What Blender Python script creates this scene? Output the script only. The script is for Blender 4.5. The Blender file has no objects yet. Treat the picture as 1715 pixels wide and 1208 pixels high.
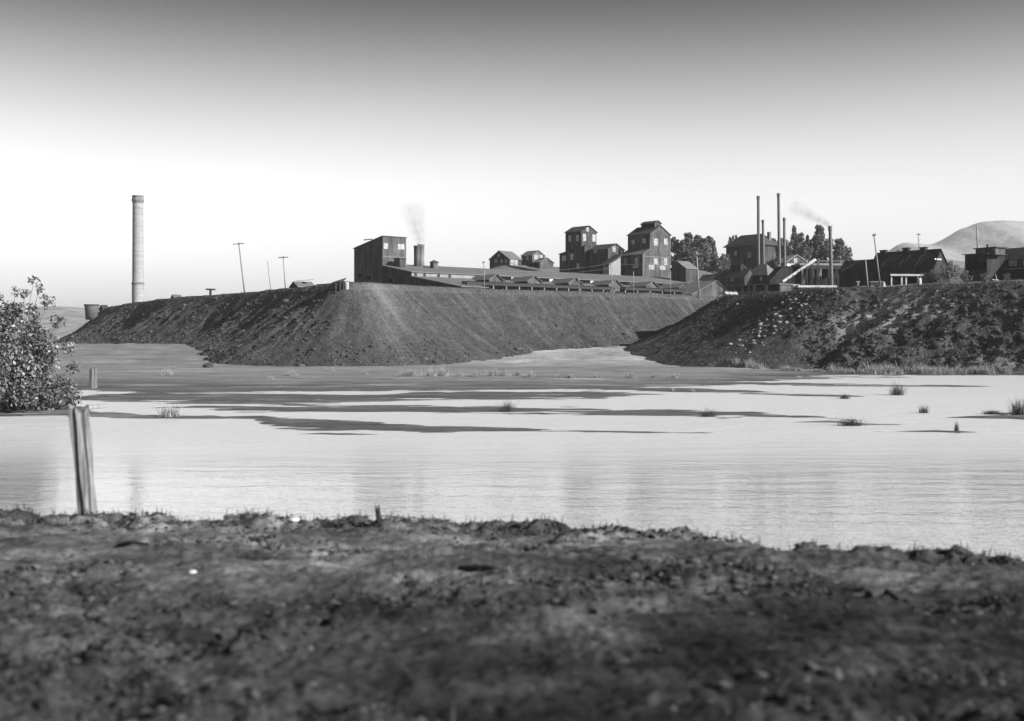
import bpy, math, random
import numpy as np
from mathutils import Vector

# ------------------------------------------------------------------ camera, sky, sun, exposure
SC = bpy.context.scene
COL = SC.collection
EYE, F, HOR, CX = 5.0, 2000.0, 575.0, 857.5       # eye height above the pond, focal length and horizon in photo pixels
cd = bpy.data.cameras.new("camera")
cam = bpy.data.objects.new("camera", cd)
COL.objects.link(cam)
cam.location = (0, 0, EYE)
cam.rotation_euler = (math.radians(90), 0, 0)
cd.sensor_width = 36.0
cd.lens = 36.0 * F / 1715.0
cd.shift_y = -(604.0 - HOR) / 1715.0
cd.clip_start, cd.clip_end = 0.2, 40000
cd.dof.use_dof = True
cd.dof.focus_distance = 240.0
cd.dof.aperture_fstop = 1.15
SC.camera = cam

HAZE = 0.9e-4
SUN_EL, SUN_AZ = 26.0, 118.0                      # azimuth clockwise from the view direction (+Y)
world = bpy.data.worlds.new("World")
SC.world = world
world.use_nodes = True
wn, wl = world.node_tree.nodes, world.node_tree.links
wn.clear()
sky = wn.new("ShaderNodeTexSky")
sky.sky_type = 'NISHITA'
sky.sun_disc = False
sky.sun_elevation = math.radians(SUN_EL)
sky.sun_rotation = math.radians(SUN_AZ)
sky.dust_density = 3.0
bw = wn.new("ShaderNodeRGBToBW")
geo = wn.new("ShaderNodeNewGeometry")
sep = wn.new("ShaderNodeSeparateXYZ")
mr = wn.new("ShaderNodeMapRange")                 # film response of the old plate: the upper sky falls off to dark grey
mr.interpolation_type = 'SMOOTHSTEP'
mr.inputs[1].default_value = 0.095
mr.inputs[2].default_value = 0.312
mr.inputs[3].default_value = 1.03
mr.inputs[4].default_value = 0.02
mul = wn.new("ShaderNodeMath"); mul.operation = 'MULTIPLY'
pw = wn.new("ShaderNodeMath"); pw.operation = 'POWER'; pw.inputs[1].default_value = 1.0
bg = wn.new("ShaderNodeBackground"); bg.inputs[1].default_value = 0.15
out = wn.new("ShaderNodeOutputWorld")
tc = wn.new("ShaderNodeTexCoord")
wl.new(tc.outputs['Generated'], sep.inputs[0])
wl.new(sky.outputs[0], bw.inputs[0])
wl.new(bw.outputs[0], pw.inputs[0])
wl.new(sep.outputs[2], mr.inputs[0])
wl.new(pw.outputs[0], mul.inputs[0])
wl.new(mr.outputs[0], mul.inputs[1])
veil = wn.new("ShaderNodeTexNoise"); veil.inputs['Scale'].default_value = 2.2; veil.inputs['Detail'].default_value = 5   # thin uneven haze veil
vmap = wn.new("ShaderNodeMapping"); vmap.inputs['Scale'].default_value = (1, 1, 5)
vr = wn.new("ShaderNodeMapRange"); vr.inputs[3].default_value = 0.90; vr.inputs[4].default_value = 1.10
vm = wn.new("ShaderNodeMath"); vm.operation = 'MULTIPLY'
wl.new(tc.outputs['Generated'], vmap.inputs[0]); wl.new(vmap.outputs[0], veil.inputs['Vector']); wl.new(veil.outputs[0], vr.inputs[0])
wl.new(mul.outputs[0], vm.inputs[0]); wl.new(vr.outputs[0], vm.inputs[1]); wl.new(vm.outputs[0], bg.inputs[0])
wl.new(bg.outputs[0], out.inputs[0])

sd = bpy.data.lights.new("sun", 'SUN')
sd.energy = 4.2
sd.angle = math.radians(0.5)
sd.color = (1, 1, 1)
sun = bpy.data.objects.new("sun", sd)
COL.objects.link(sun)
_el, _az = math.radians(SUN_EL), math.radians(SUN_AZ)
SUNV = Vector((math.cos(_el) * math.sin(_az), math.cos(_el) * math.cos(_az), math.sin(_el)))
sun.rotation_euler = SUNV.to_track_quat('Z', 'Y').to_euler()

vs = SC.view_settings
vs.view_transform = 'Standard'
vs.look = 'None'
vs.exposure = 1.15
vs.gamma = 1.0
vs.use_curve_mapping = False
SC.cycles.max_bounces = 6
SC.cycles.volume_bounces = 0
SC.cycles.volume_step_rate = 2.0

random.seed(7)
rng = np.random.default_rng(11)

# ------------------------------------------------------------------ helpers
def P(px, py, D):
    return Vector(((px - CX) / F * D, D, EYE + (HOR - py) / F * D))

_tab = np.random.default_rng(3).random((256, 256))
def vnoise(x, y, seed=0):
    x = np.asarray(x, float) + seed * 17.31; y = np.asarray(y, float) + seed * 9.77
    xi = np.floor(x).astype(int); yi = np.floor(y).astype(int)
    fx = x - xi; fy = y - yi
    fx = fx * fx * (3 - 2 * fx); fy = fy * fy * (3 - 2 * fy)
    a = _tab[xi & 255, yi & 255]; b = _tab[(xi + 1) & 255, yi & 255]
    c = _tab[xi & 255, (yi + 1) & 255]; d = _tab[(xi + 1) & 255, (yi + 1) & 255]
    return (a + (b - a) * fx) * (1 - fy) + (c + (d - c) * fx) * fy - 0.5
def fbm(x, y, oct=4, seed=0, gain=0.5):
    s, a = 0, 1.0
    for k in range(oct):
        s = s + a * vnoise(np.asarray(x) * 2 ** k, np.asarray(y) * 2 ** k, seed + k * 3)
        a *= gain
    return s
def sstep(a, b, x):
    t = np.clip((np.asarray(x, float) - a) / (b - a), 0, 1)   # also works for a > b
    return t * t * (3 - 2 * t)

def link_mesh(name, me, mat, parent=None, smooth=False):
    o = bpy.data.objects.new(name, me)
    COL.objects.link(o)
    if mat is not None:
        me.materials.append(mat)
    if parent is not None:
        o.parent = parent
    if smooth:
        me.polygons.foreach_set("use_smooth", [True] * len(me.polygons))
    return o

def np_mesh(name, V, Fc):
    """mesh from numpy vertices and equal-sized faces"""
    V = np.asarray(V, np.float32); Fc = np.asarray(Fc, np.int32)
    me = bpy.data.meshes.new(name)
    n = Fc.shape[1]
    me.vertices.add(len(V)); me.vertices.foreach_set("co", V.ravel())
    me.loops.add(Fc.size); me.loops.foreach_set("vertex_index", Fc.ravel())
    me.polygons.add(len(Fc))
    me.polygons.foreach_set("loop_start", np.arange(0, Fc.size, n, dtype=np.int32))
    me.update(calc_edges=True)
    return me

def grid_faces(nr, nc):
    i = np.arange(nr - 1)[:, None] * nc + np.arange(nc - 1)[None, :]
    return np.stack([i, i + 1, i + nc + 1, i + nc], -1).reshape(-1, 4)

def add_attr(me, name, vals):
    a = me.attributes.new(name, 'FLOAT', 'POINT')
    a.data.foreach_set("value", np.asarray(vals, np.float32).ravel())

def tag(o, label=None, cat=None, group=None, kind=None):
    if label: o['label'] = label
    if cat: o['category'] = cat
    if group: o['group'] = group
    if kind: o['kind'] = kind
    return o

def thing(name, label, cat, loc=(0, 0, 0), rz=0.0, group=None):
    o = bpy.data.objects.new(name, None)
    COL.objects.link(o)
    o.location = loc; o.rotation_euler = (0, 0, rz)
    o.empty_display_size = 0.5
    return tag(o, label, cat, group)

def copy_thing(root, loc, rz, sc, label, group):
    r = root.copy(); COL.objects.link(r)
    r.location = loc; r.rotation_euler = (0, 0, rz); r.scale = sc
    r['label'] = label
    if group: r['group'] = group
    for ch in list(root.children):
        c = ch.copy(); COL.objects.link(c); c.parent = r
    return r

class MB:
    def __init__(s): s.v = []; s.f = []
    def box(s, x0, x1, y0, y1, z0, z1):
        n = len(s.v)
        s.v += [(x0, y0, z0), (x1, y0, z0), (x1, y1, z0), (x0, y1, z0), (x0, y0, z1), (x1, y0, z1), (x1, y1, z1), (x0, y1, z1)]
        s.f += [tuple(n + k for k in q) for q in ((0, 3, 2, 1), (4, 5, 6, 7), (0, 1, 5, 4), (1, 2, 6, 5), (2, 3, 7, 6), (3, 0, 4, 7))]
        return s
    def prism(s, axis, poly, a0, a1):
        """extrude a polygon: axis 'y' -> poly in (x,z); 'x' -> poly in (y,z); 'z' -> poly in (x,y)"""
        n, m = len(s.v), len(poly)
        for a in (a0, a1):
            for p, q in poly:
                s.v.append({'y': (p, a, q), 'x': (a, p, q), 'z': (p, q, a)}[axis])
        s.f.append(tuple(n + k for k in range(m))); s.f.append(tuple(n + m + k for k in reversed(range(m))))
        for k in range(m):
            j = (k + 1) % m
            s.f.append((n + k, n + m + k, n + m + j, n + j))
        return s
    def slab(s, pts, t):
        """quad or tri sheet thickened upward by t"""
        n, m = len(s.v), len(pts)
        a = Vector(pts[1]) - Vector(pts[0]); b = Vector(pts[-1]) - Vector(pts[0])
        nn = a.cross(b).normalized()
        if nn.z < 0: nn = -nn
        for k in (0, t):
            for p in pts: s.v.append(tuple(Vector(p) + nn * k))
        s.f.append(tuple(n + k for k in range(m))); s.f.append(tuple(n + m + k for k in reversed(range(m))))
        for k in range(m):
            j = (k + 1) % m
            s.f.append((n + k, n + m + k, n + m + j, n + j))
        return s
    def tube(s, p0, p1, r0, r1, n=10, cap=True):
        p0, p1 = Vector(p0), Vector(p1)
        d = (p1 - p0).normalized()
        a = d.orthogonal().normalized(); b = d.cross(a)
        st = len(s.v)
        for p, r in ((p0, r0), (p1, r1)):
            for k in range(n):
                t = 2 * math.pi * k / n
                s.v.append(tuple(p + a * (r * math.cos(t)) + b * (r * math.sin(t))))
        for k in range(n):
            j = (k + 1) % n
            s.f.append((st + k, st + j, st + n + j, st + n + k))
        if cap:
            s.f.append(tuple(st + k for k in reversed(range(n)))); s.f.append(tuple(st + n + k for k in range(n)))
        return s
    def lathe(s, prof, n=24, c=(0, 0)):
        st = len(s.v)
        for r, z in prof:
            for k in range(n):
                t = 2 * math.pi * k / n
                s.v.append((c[0] + r * math.cos(t), c[1] + r * math.sin(t), z))
        for i in range(len(prof) - 1):
            for k in range(n):
                j = (k + 1) % n
                s.f.append((st + i * n + k, st + i * n + j, st + (i + 1) * n + j, st + (i + 1) * n + k))
        return s
    def beam(s, p0, p1, w, h):
        p0, p1 = Vector(p0), Vector(p1)
        d = (p1 - p0).normalized()
        up = Vector((0, 0, 1)) if abs(d.z) < 0.95 else Vector((1, 0, 0))
        a = d.cross(up).normalized() * (w / 2); b = a.cross(d).normalized() * (h / 2)
        n = len(s.v)
        for p in (p0, p1):
            for q in (a + b, a - b, -a - b, -a + b): s.v.append(tuple(p + q))
        s.f += [tuple(n + k for k in q) for q in ((0, 1, 2, 3), (7, 6, 5, 4), (0, 4, 5, 1), (1, 5, 6, 2), (2, 6, 7, 3), (3, 7, 4, 0))]
        return s
    def build(s, name, mat, parent=None, smooth=False):
        me = bpy.data.meshes.new(name)
        me.from_pydata(s.v, [], s.f)
        me.validate(); me.update()
        import bmesh
        bm = bmesh.new(); bm.from_mesh(me); bmesh.ops.recalc_face_normals(bm, faces=bm.faces); bm.to_mesh(me); bm.free()
        return link_mesh(name, me, mat, parent, smooth)

# ------------------------------------------------------------------ materials (all greys: the plate is monochrome)
def new_mat(name):
    m = bpy.data.materials.new(name); m.use_nodes = True
    nt = m.node_tree; nt.nodes.clear()
    o = nt.nodes.new("ShaderNodeOutputMaterial"); b = nt.nodes.new("ShaderNodeBsdfPrincipled")
    nt.links.new(b.outputs[0], o.inputs[0])
    return m, nt, b
def g3(v): return (v, v, v, 1)
def tex_noise(nt, scale, detail=5, rough=0.6, vec=None, stretch=None, coord='Object'):
    t = nt.nodes.new("ShaderNodeTexNoise")
    t.inputs['Scale'].default_value = scale; t.inputs['Detail'].default_value = detail; t.inputs['Roughness'].default_value = rough
    if vec is None:
        c = nt.nodes.new("ShaderNodeTexCoord"); vec = c.outputs[coord]
    if stretch:
        mp = nt.nodes.new("ShaderNodeMapping"); mp.inputs['Scale'].default_value = stretch
        nt.links.new(vec, mp.inputs[0]); vec = mp.outputs[0]
    nt.links.new(vec, t.inputs['Vector'])
    return t.outputs[0]
def ramp(nt, fac, stops):
    r = nt.nodes.new("ShaderNodeValToRGB")
    e = r.color_ramp.elements
    while len(e) < len(stops): e.new(0.5)
    for k, (p, v) in enumerate(stops):
        e[k].position = p; e[k].color = g3(v)
    nt.links.new(fac, r.inputs[0])
    return r.outputs[0]
def math_node(nt, op, a, b):
    n = nt.nodes.new("ShaderNodeMath"); n.operation = op
    for k, v in enumerate((a, b)):
        if hasattr(v, 'links'): nt.links.new(v, n.inputs[k])
        else: n.inputs[k].default_value = v
    return n.outputs[0]
def mixc(nt, fac, a, b, mode='MIX'):
    n = nt.nodes.new("ShaderNodeMix"); n.data_type = 'RGBA'; n.blend_type = mode
    for i, v in ((0, fac), (6, a), (7, b)):
        if hasattr(v, 'links'): nt.links.new(v, n.inputs[i])
        else: n.inputs[i].default_value = v
    return n.outputs[2]
def bump(nt, b, h, strength, dist):
    n = nt.nodes.new("ShaderNodeBump"); n.inputs['Strength'].default_value = strength; n.inputs['Distance'].default_value = dist
    nt.links.new(h, n.inputs['Height']); nt.links.new(n.outputs[0], b.inputs['Normal'])
def attr(nt, name):
    a = nt.nodes.new("ShaderNodeAttribute"); a.attribute_name = name
    return a.outputs['Fac']

def simple(name, v, var=0.35, scale=1.5, rough=0.85, stretch=None, bs=0.3, bd=0.03, spec=0.2):
    m, nt, b = new_mat(name)
    n1 = tex_noise(nt, scale, 6, 0.65, stretch=stretch)
    c = ramp(nt, n1, [(0.28, v * (1 - var)), (0.5, v), (0.74, v * (1 + var))])
    nt.links.new(c, b.inputs['Base Color'])
    b.inputs['Roughness'].default_value = rough
    b.inputs['Specular IOR Level'].default_value = spec
    bump(nt, b, n1, bs, bd)
    return m

def siding(name, v, var=0.45):
    """weathered vertical boards: streaks, board joints and stained patches"""
    m, nt, b = new_mat(name)
    st = tex_noise(nt, 1.0, 5, 0.7, stretch=(3.2, 3.2, 0.18))
    pt = tex_noise(nt, 0.22, 4, 0.6)
    c = ramp(nt, st, [(0.25, v * (1 - var)), (0.5, v), (0.75, v * (1 + var))])
    br = ramp(nt, tex_noise(nt, 1.0, 2, 0.5, stretch=(0.9, 0.9, 0.1)), [(0.35, 0.65), (0.65, 1.35)])
    p = mixc(nt, 1.0, ramp(nt, pt, [(0.3, 0.55), (0.7, 1.4)]), br, 'MULTIPLY')
    nt.links.new(mixc(nt, 1.0, c, p, 'MULTIPLY'), b.inputs['Base Color'])
    b.inputs['Roughness'].default_value = 0.85; b.inputs['Specular IOR Level'].default_value = 0.15
    bump(nt, b, st, 0.5, 0.04)
    return m

M = {}
M['siding'] = siding("weathered_siding", 0.05)
M['siding_mid'] = siding("grey_siding", 0.07)
M['siding_black'] = siding("sooty_siding", 0.026)
M['roof'] = simple("tin_roof", 0.13, 0.3, 0.5, 0.6, (1, 1, 1), 0.2, 0.03, 0.35)
M['roof_dark'] = simple("tar_roof", 0.05, 0.4, 0.6, 0.8)
M['tank'] = simple("tank_staves", 0.11, 0.4, 1.0, 0.85, (3, 3, .3))
M['roof_black'] = simple("black_roof", 0.026, 0.6, 0.4, 0.85)
M['white'] = simple("white_boards", 0.43, 0.2, 0.8, 0.7, (2, 2, 0.3))
M['trim'] = simple("pale_trim", 0.34, 0.25, 1.0)
M['trim_dim'] = simple("faded_trim", 0.14, 0.3, 1.0)
M['timber'] = simple("grey_timber", 0.2, 0.4, 1.2, 0.85, (3, 3, 0.4))
M['timber_dark'] = simple("dark_timber", 0.035, 0.4, 1.2, 0.85, (3, 3, 0.4))
M['iron'] = simple("rusty_iron", 0.075, 0.4, 1.0, 0.55, (1, 1, 0.4), 0.2, 0.02, 0.5)
M['hole'] = simple("dark_opening", 0.01, 0.3, 1.0, 0.95, spec=0.0)
M['rock'] = simple("pale_slag_rock", 0.24, 0.5, 0.8, 0.9, bs=0.6, bd=0.1)
M['dark_rock'] = simple("dark_rock", 0.035, 0.5, 0.9, 0.9, bs=0.6, bd=0.1)
M['bark'] = simple("bark", 0.12, 0.4, 2.0, 0.9, (4, 4, 0.6), 0.6, 0.05)
M['brickstack'] = simple("furnace_brick", 0.16, 0.45, 0.8, 0.9, (1, 1, 0.35))

def glass_mat():
    m, nt, b = new_mat("window_glass")
    n = tex_noise(nt, 0.9, 2, 0.5)
    nt.links.new(ramp(nt, n, [(0.35, 0.14), (0.65, 0.34)]), b.inputs['Base Color'])
    b.inputs['Roughness'].default_value = 0.22
    b.inputs['Specular IOR Level'].default_value = 0.6
    return m
M['glass'] = glass_mat()

def leaf_mat(name, lo, hi, rough=0.5):
    m, nt, b = new_mat(name)
    n = attr(nt, "tone")
    nt.links.new(ramp(nt, n, [(0.0, lo), (1.0, hi)]), b.inputs['Base Color'])
    b.inputs['Roughness'].default_value = rough
    b.inputs['Specular IOR Level'].default_value = 0.35
    return m
M['leaf_bush'] = leaf_mat("bush_leaves", 0.03, 0.2, 0.4)
M['leaf_tree'] = leaf_mat("tree_leaves", 0.04, 0.2)
M['leaf_shrub'] = leaf_mat("shrub_leaves", 0.05, 0.20)
M['grass_pale'] = leaf_mat("dry_grass", 0.18, 0.42, 0.8)
M['grass_dark'] = leaf_mat("sedge_grass", 0.03, 0.12, 0.8)
M['weed'] = leaf_mat("slope_weeds", 0.02, 0.17, 0.8)
M['litter'] = leaf_mat("soil_clods", 0.012, 0.09, 0.9)

def chimney_mat():
    m, nt, b = new_mat("chimney_brick")
    c = nt.nodes.new("ShaderNodeTexCoord")
    sepn = nt.nodes.new("ShaderNodeSeparateXYZ"); nt.links.new(c.outputs['Object'], sepn.inputs[0])
    lay = tex_noise(nt, 1.0, 3, 0.7, stretch=(0.02, 0.02, 0.55))
    spot = tex_noise(nt, 0.6, 5, 0.7)
    c1 = ramp(nt, lay, [(0.3, 0.17), (0.5, 0.25), (0.7, 0.31)])
    c2 = ramp(nt, spot, [(0.3, 0.8), (0.7, 1.15)])
    nt.links.new(mixc(nt, 1.0, c1, c2, 'MULTIPLY'), b.inputs['Base Color'])
    b.inputs['Roughness'].default_value = 0.9
    return m
M['chimney'] = chimney_mat()

def slag_mat(name, lo, mid, hi, pale=0.3, gravel=1.6):
    """granulated slag: pours of different grey run down the fall line (attributes run, down), gravel speckle on top"""
    m, nt, b = new_mat(name)
    cmb = nt.nodes.new("ShaderNodeCombineXYZ")
    nt.links.new(attr(nt, "run"), cmb.inputs[0]); nt.links.new(attr(nt, "down"), cmb.inputs[1])
    st = tex_noise(nt, 0.3, 6, 0.78, vec=cmb.outputs[0], stretch=(1.0, 0.05, 1))
    fine = tex_noise(nt, gravel, 6, 0.75)
    clod = tex_noise(nt, gravel * 0.25, 5, 0.7)
    c = ramp(nt, st, [(0.3, lo), (0.5, mid), (0.7, hi)])
    f = ramp(nt, fine, [(0.32, 0.65), (0.5, 1.0), (0.68, 1.35)])
    k = ramp(nt, clod, [(0.3, 0.65), (0.7, 1.3)])
    c = mixc(nt, 1.0, c, f, 'MULTIPLY'); c = mixc(nt, 1.0, c, k, 'MULTIPLY')
    pm = math_node(nt, 'MULTIPLY', attr(nt, "pale"), math_node(nt, 'MULTIPLY', fine, 1.7))
    c = mixc(nt, pm, c, g3(pale))
    nt.links.new(c, b.inputs['Base Color'])
    b.inputs['Roughness'].default_value = 0.95; b.inputs['Specular IOR Level'].default_value = 0.1
    bump(nt, b, math_node(nt, 'ADD', fine, math_node(nt, 'MULTIPLY', clod, 2.0)), 0.9, 0.35)
    return m
M['slag'] = slag_mat("black_slag", 0.034, 0.06, 0.095, 0.17)
M['slag2'] = slag_mat("weedy_slag", 0.028, 0.054, 0.088, 0.32, 1.1)

def flat_mat():
    m, nt, b = new_mat("mud_flat")
    h = attr(nt, "hgt")
    n1 = tex_noise(nt, 0.5, 6, 0.7, stretch=(0.25, 1, 1))
    n2 = tex_noise(nt, 2.2, 4, 0.7)
    hh = math_node(nt, 'ADD', h, math_node(nt, 'MULTIPLY', math_node(nt, 'SUBTRACT', n1, 0.5), 0.22))
    r = nt.nodes.new("ShaderNodeMapRange"); nt.links.new(hh, r.inputs[0])
    r.inputs[1].default_value = 0.0; r.inputs[2].default_value = 0.35
    c = ramp(nt, r.outputs[0], [(0.0, 0.08), (0.25, 0.085), (0.6, 0.13), (1.0, 0.17)])
    c = mixc(nt, attr(nt, 'pale'), c, g3(0.30))
    sp = mixc(nt, 1.0, ramp(nt, n2, [(0.3, 0.75), (0.7, 1.25)]), ramp(nt, tex_noise(nt, 0.16, 6, 0.75, stretch=(0.5, 1, 1)), [(0.32, 0.6), (0.68, 1.35)]), 'MULTIPLY')
    nt.links.new(mixc(nt, 1.0, c, sp, 'MULTIPLY'), b.inputs['Base Color'])
    rr = ramp(nt, r.outputs[0], [(0.0, 0.28), (0.35, 0.9)])
    nt.links.new(rr, b.inputs['Roughness'])
    b.inputs['Specular IOR Level'].default_value = 0.35
    bump(nt, b, n2, 0.5, 0.06)
    return m
M['flat'] = flat_mat()

def water_mat():
    """silty tailings pond: wind-ruffled out in the open, calmer in the lee of the near bank"""
    m, nt, b = new_mat("pond_water")
    geo = nt.nodes.new("ShaderNodeNewGeometry")
    pos = geo.outputs['Position']
    sp = nt.nodes.new("ShaderNodeSeparateXYZ"); nt.links.new(pos, sp.inputs[0])
    wind = nt.nodes.new("ShaderNodeMapRange"); nt.links.new(sp.outputs[1], wind.inputs[0])
    wind.interpolation_type = 'SMOOTHSTEP'
    wind.inputs[1].default_value = 40; wind.inputs[2].default_value = 72
    n0 = tex_noise(nt, 0.05, 4, 0.6, vec=pos, stretch=(0.3, 1.5, 1))
    w = math_node(nt, 'MULTIPLY', wind.outputs[0], ramp(nt, n0, [(0.3, 0.75), (0.5, 1.0)]))
    n1 = tex_noise(nt, 2.2, 4, 0.65, vec=pos, stretch=(0.6, 1, 1))
    n2 = tex_noise(nt, 0.6, 3, 0.5, vec=pos, stretch=(0.35, 1, 1))
    hgt = math_node(nt, 'ADD', n1, math_node(nt, 'MULTIPLY', n2, 2.0))
    bump(nt, b, hgt, 0.9, 0.08)
    bn = [x for x in nt.nodes if x.type == 'BUMP'][0]
    sm = nt.nodes.new('ShaderNodeMapRange'); nt.links.new(w, sm.inputs[0]); sm.inputs[3].default_value = 0.2; sm.inputs[4].default_value = 0.95
    nt.links.new(sm.outputs[0], bn.inputs['Strength'])
    rg = nt.nodes.new("ShaderNodeMapRange"); nt.links.new(w, rg.inputs[0])
    rg.inputs[3].default_value = 0.04; rg.inputs[4].default_value = 0.40
    nt.links.new(rg.outputs[0], b.inputs['Roughness'])
    silt_and_sky = nt.nodes.new("ShaderNodeMapRange"); nt.links.new(wind.outputs[0], silt_and_sky.inputs[0])      # pale silt tone, raised to stand in for bright sky reflection
    silt_and_sky.inputs[3].default_value = 0.7; silt_and_sky.inputs[4].default_value = 0.64
    nt.links.new(silt_and_sky.outputs[0], b.inputs['Base Color'])
    b.inputs['IOR'].default_value = 2.8
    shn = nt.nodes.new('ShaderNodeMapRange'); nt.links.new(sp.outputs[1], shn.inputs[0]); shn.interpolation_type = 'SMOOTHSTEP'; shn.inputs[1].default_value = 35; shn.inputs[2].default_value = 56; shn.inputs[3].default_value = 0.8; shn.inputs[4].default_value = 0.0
    nt.links.new(shn.outputs[0], b.inputs['Metallic'])       # added metallic sheen near the bank boosts the mirrored sky
    return m
M['water'] = water_mat()

def soil_mat():
    m, nt, b = new_mat("bank_soil")
    n1 = tex_noise(nt, 1.3, 6, 0.7); n2 = tex_noise(nt, 9.0, 5, 0.7); n3 = tex_noise(nt, 0.35, 3, 0.5)
    c = ramp(nt, n1, [(0.32, 0.02), (0.5, 0.07), (0.66, 0.15)])
    f = ramp(nt, n2, [(0.3, 0.55), (0.7, 1.45)])
    k = ramp(nt, n3, [(0.36, 0.6), (0.62, 1.25)])
    c = mixc(nt, 1.0, c, f, 'MULTIPLY'); c = mixc(nt, 1.0, c, k, 'MULTIPLY')
    pos = nt.nodes.new("ShaderNodeNewGeometry").outputs['Position']                    # vignette painted into the soil colour: darker towards the camera and right
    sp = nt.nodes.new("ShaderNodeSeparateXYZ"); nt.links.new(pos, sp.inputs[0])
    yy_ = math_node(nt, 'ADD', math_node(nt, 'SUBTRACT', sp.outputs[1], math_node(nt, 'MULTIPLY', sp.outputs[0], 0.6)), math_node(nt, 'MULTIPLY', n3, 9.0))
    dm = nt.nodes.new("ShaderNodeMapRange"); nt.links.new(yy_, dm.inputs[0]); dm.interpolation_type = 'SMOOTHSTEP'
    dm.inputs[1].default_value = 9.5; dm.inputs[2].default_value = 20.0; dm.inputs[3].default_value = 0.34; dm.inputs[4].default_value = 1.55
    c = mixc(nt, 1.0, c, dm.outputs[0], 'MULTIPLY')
    nt.links.new(c, b.inputs['Base Color'])
    b.inputs['Roughness'].default_value = 0.95; b.inputs['Specular IOR Level'].default_value = 0.1
    bump(nt, b, n2, 0.8, 0.05)
    return m
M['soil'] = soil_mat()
M['hill'] = simple("hillside_soil", 0.13, 0.4, 0.15, 0.95, bs=0.6, bd=0.5)
M['mountain'] = simple("bare_mountain", 0.3, 0.15, 0.006, 0.95, bs=0.6, bd=25.0)
M['far_hill'] = simple("scrubby_hill", 0.22, 0.55, 0.05, 0.95, bs=0.6, bd=3.0)

# ------------------------------------------------------------------ terrain
def crest_from(pts, k):
    return np.array([((px - CX) / F * (k / (HOR - y)), k / (HOR - y)) for px, y in pts])
ZP1, ZP2 = 18.5, 16.4
crest1 = crest_from([(172, 515), (220, 506), (300, 497.5), (400, 490.5), (480, 482.5), (530, 476), (572, 471), (600, 471.5), (640, 474),
                     (700, 478), (800, 483), (900, 486), (1000, 488.5), (1100, 491.5), (1190, 496)], 27000.0)
crest1 = np.vstack([[(-150, 520)], [(-158, 482)], crest1, [(64, 352)]])
crest2 = crest_from([(1198, 499), (1216, 494.5), (1253, 492.5), (1306, 488), (1340, 484), (1400, 480.5), (1480, 479), (1560, 475.5), (1640, 472), (1715, 470)], 22800.0)
crest2 = np.vstack([[(62, 338)], [(52, 302)], crest2, [(104, 206), (125, 196), (165, 186), (230, 180)]])

def shore_z(X, Y):
    return 4.3 * sstep(236, 306, Y)

def poly_resample(pts, step):
    pts = np.asarray(pts, float)
    d = np.r_[0, np.cumsum(np.hypot(*np.diff(pts, axis=0).T))]
    n = int(d[-1] / step) + 1
    s = np.linspace(0, d[-1], n)
    return np.c_[np.interp(s, d, pts[:, 0]), np.interp(s, d, pts[:, 1])]
def gsmooth(a, sig):
    k = int(sig * 3); w = np.exp(-0.5 * (np.arange(-k, k + 1) / sig) ** 2); w /= w.sum()
    ap = np.concatenate([a[0] + (np.arange(-k, 0)[:, None] if a.ndim == 2 else np.arange(-k, 0)) * (a[1] - a[0]), a,
                         a[-1] + (np.arange(1, k + 1)[:, None] if a.ndim == 2 else np.arange(1, k + 1)) * (a[-1] - a[-2])])
    if a.ndim == 1: return np.convolve(ap, w, 'valid')
    return np.stack([np.convolve(ap[:, j], w, 'valid') for j in range(a.shape[1])], 1)

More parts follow.
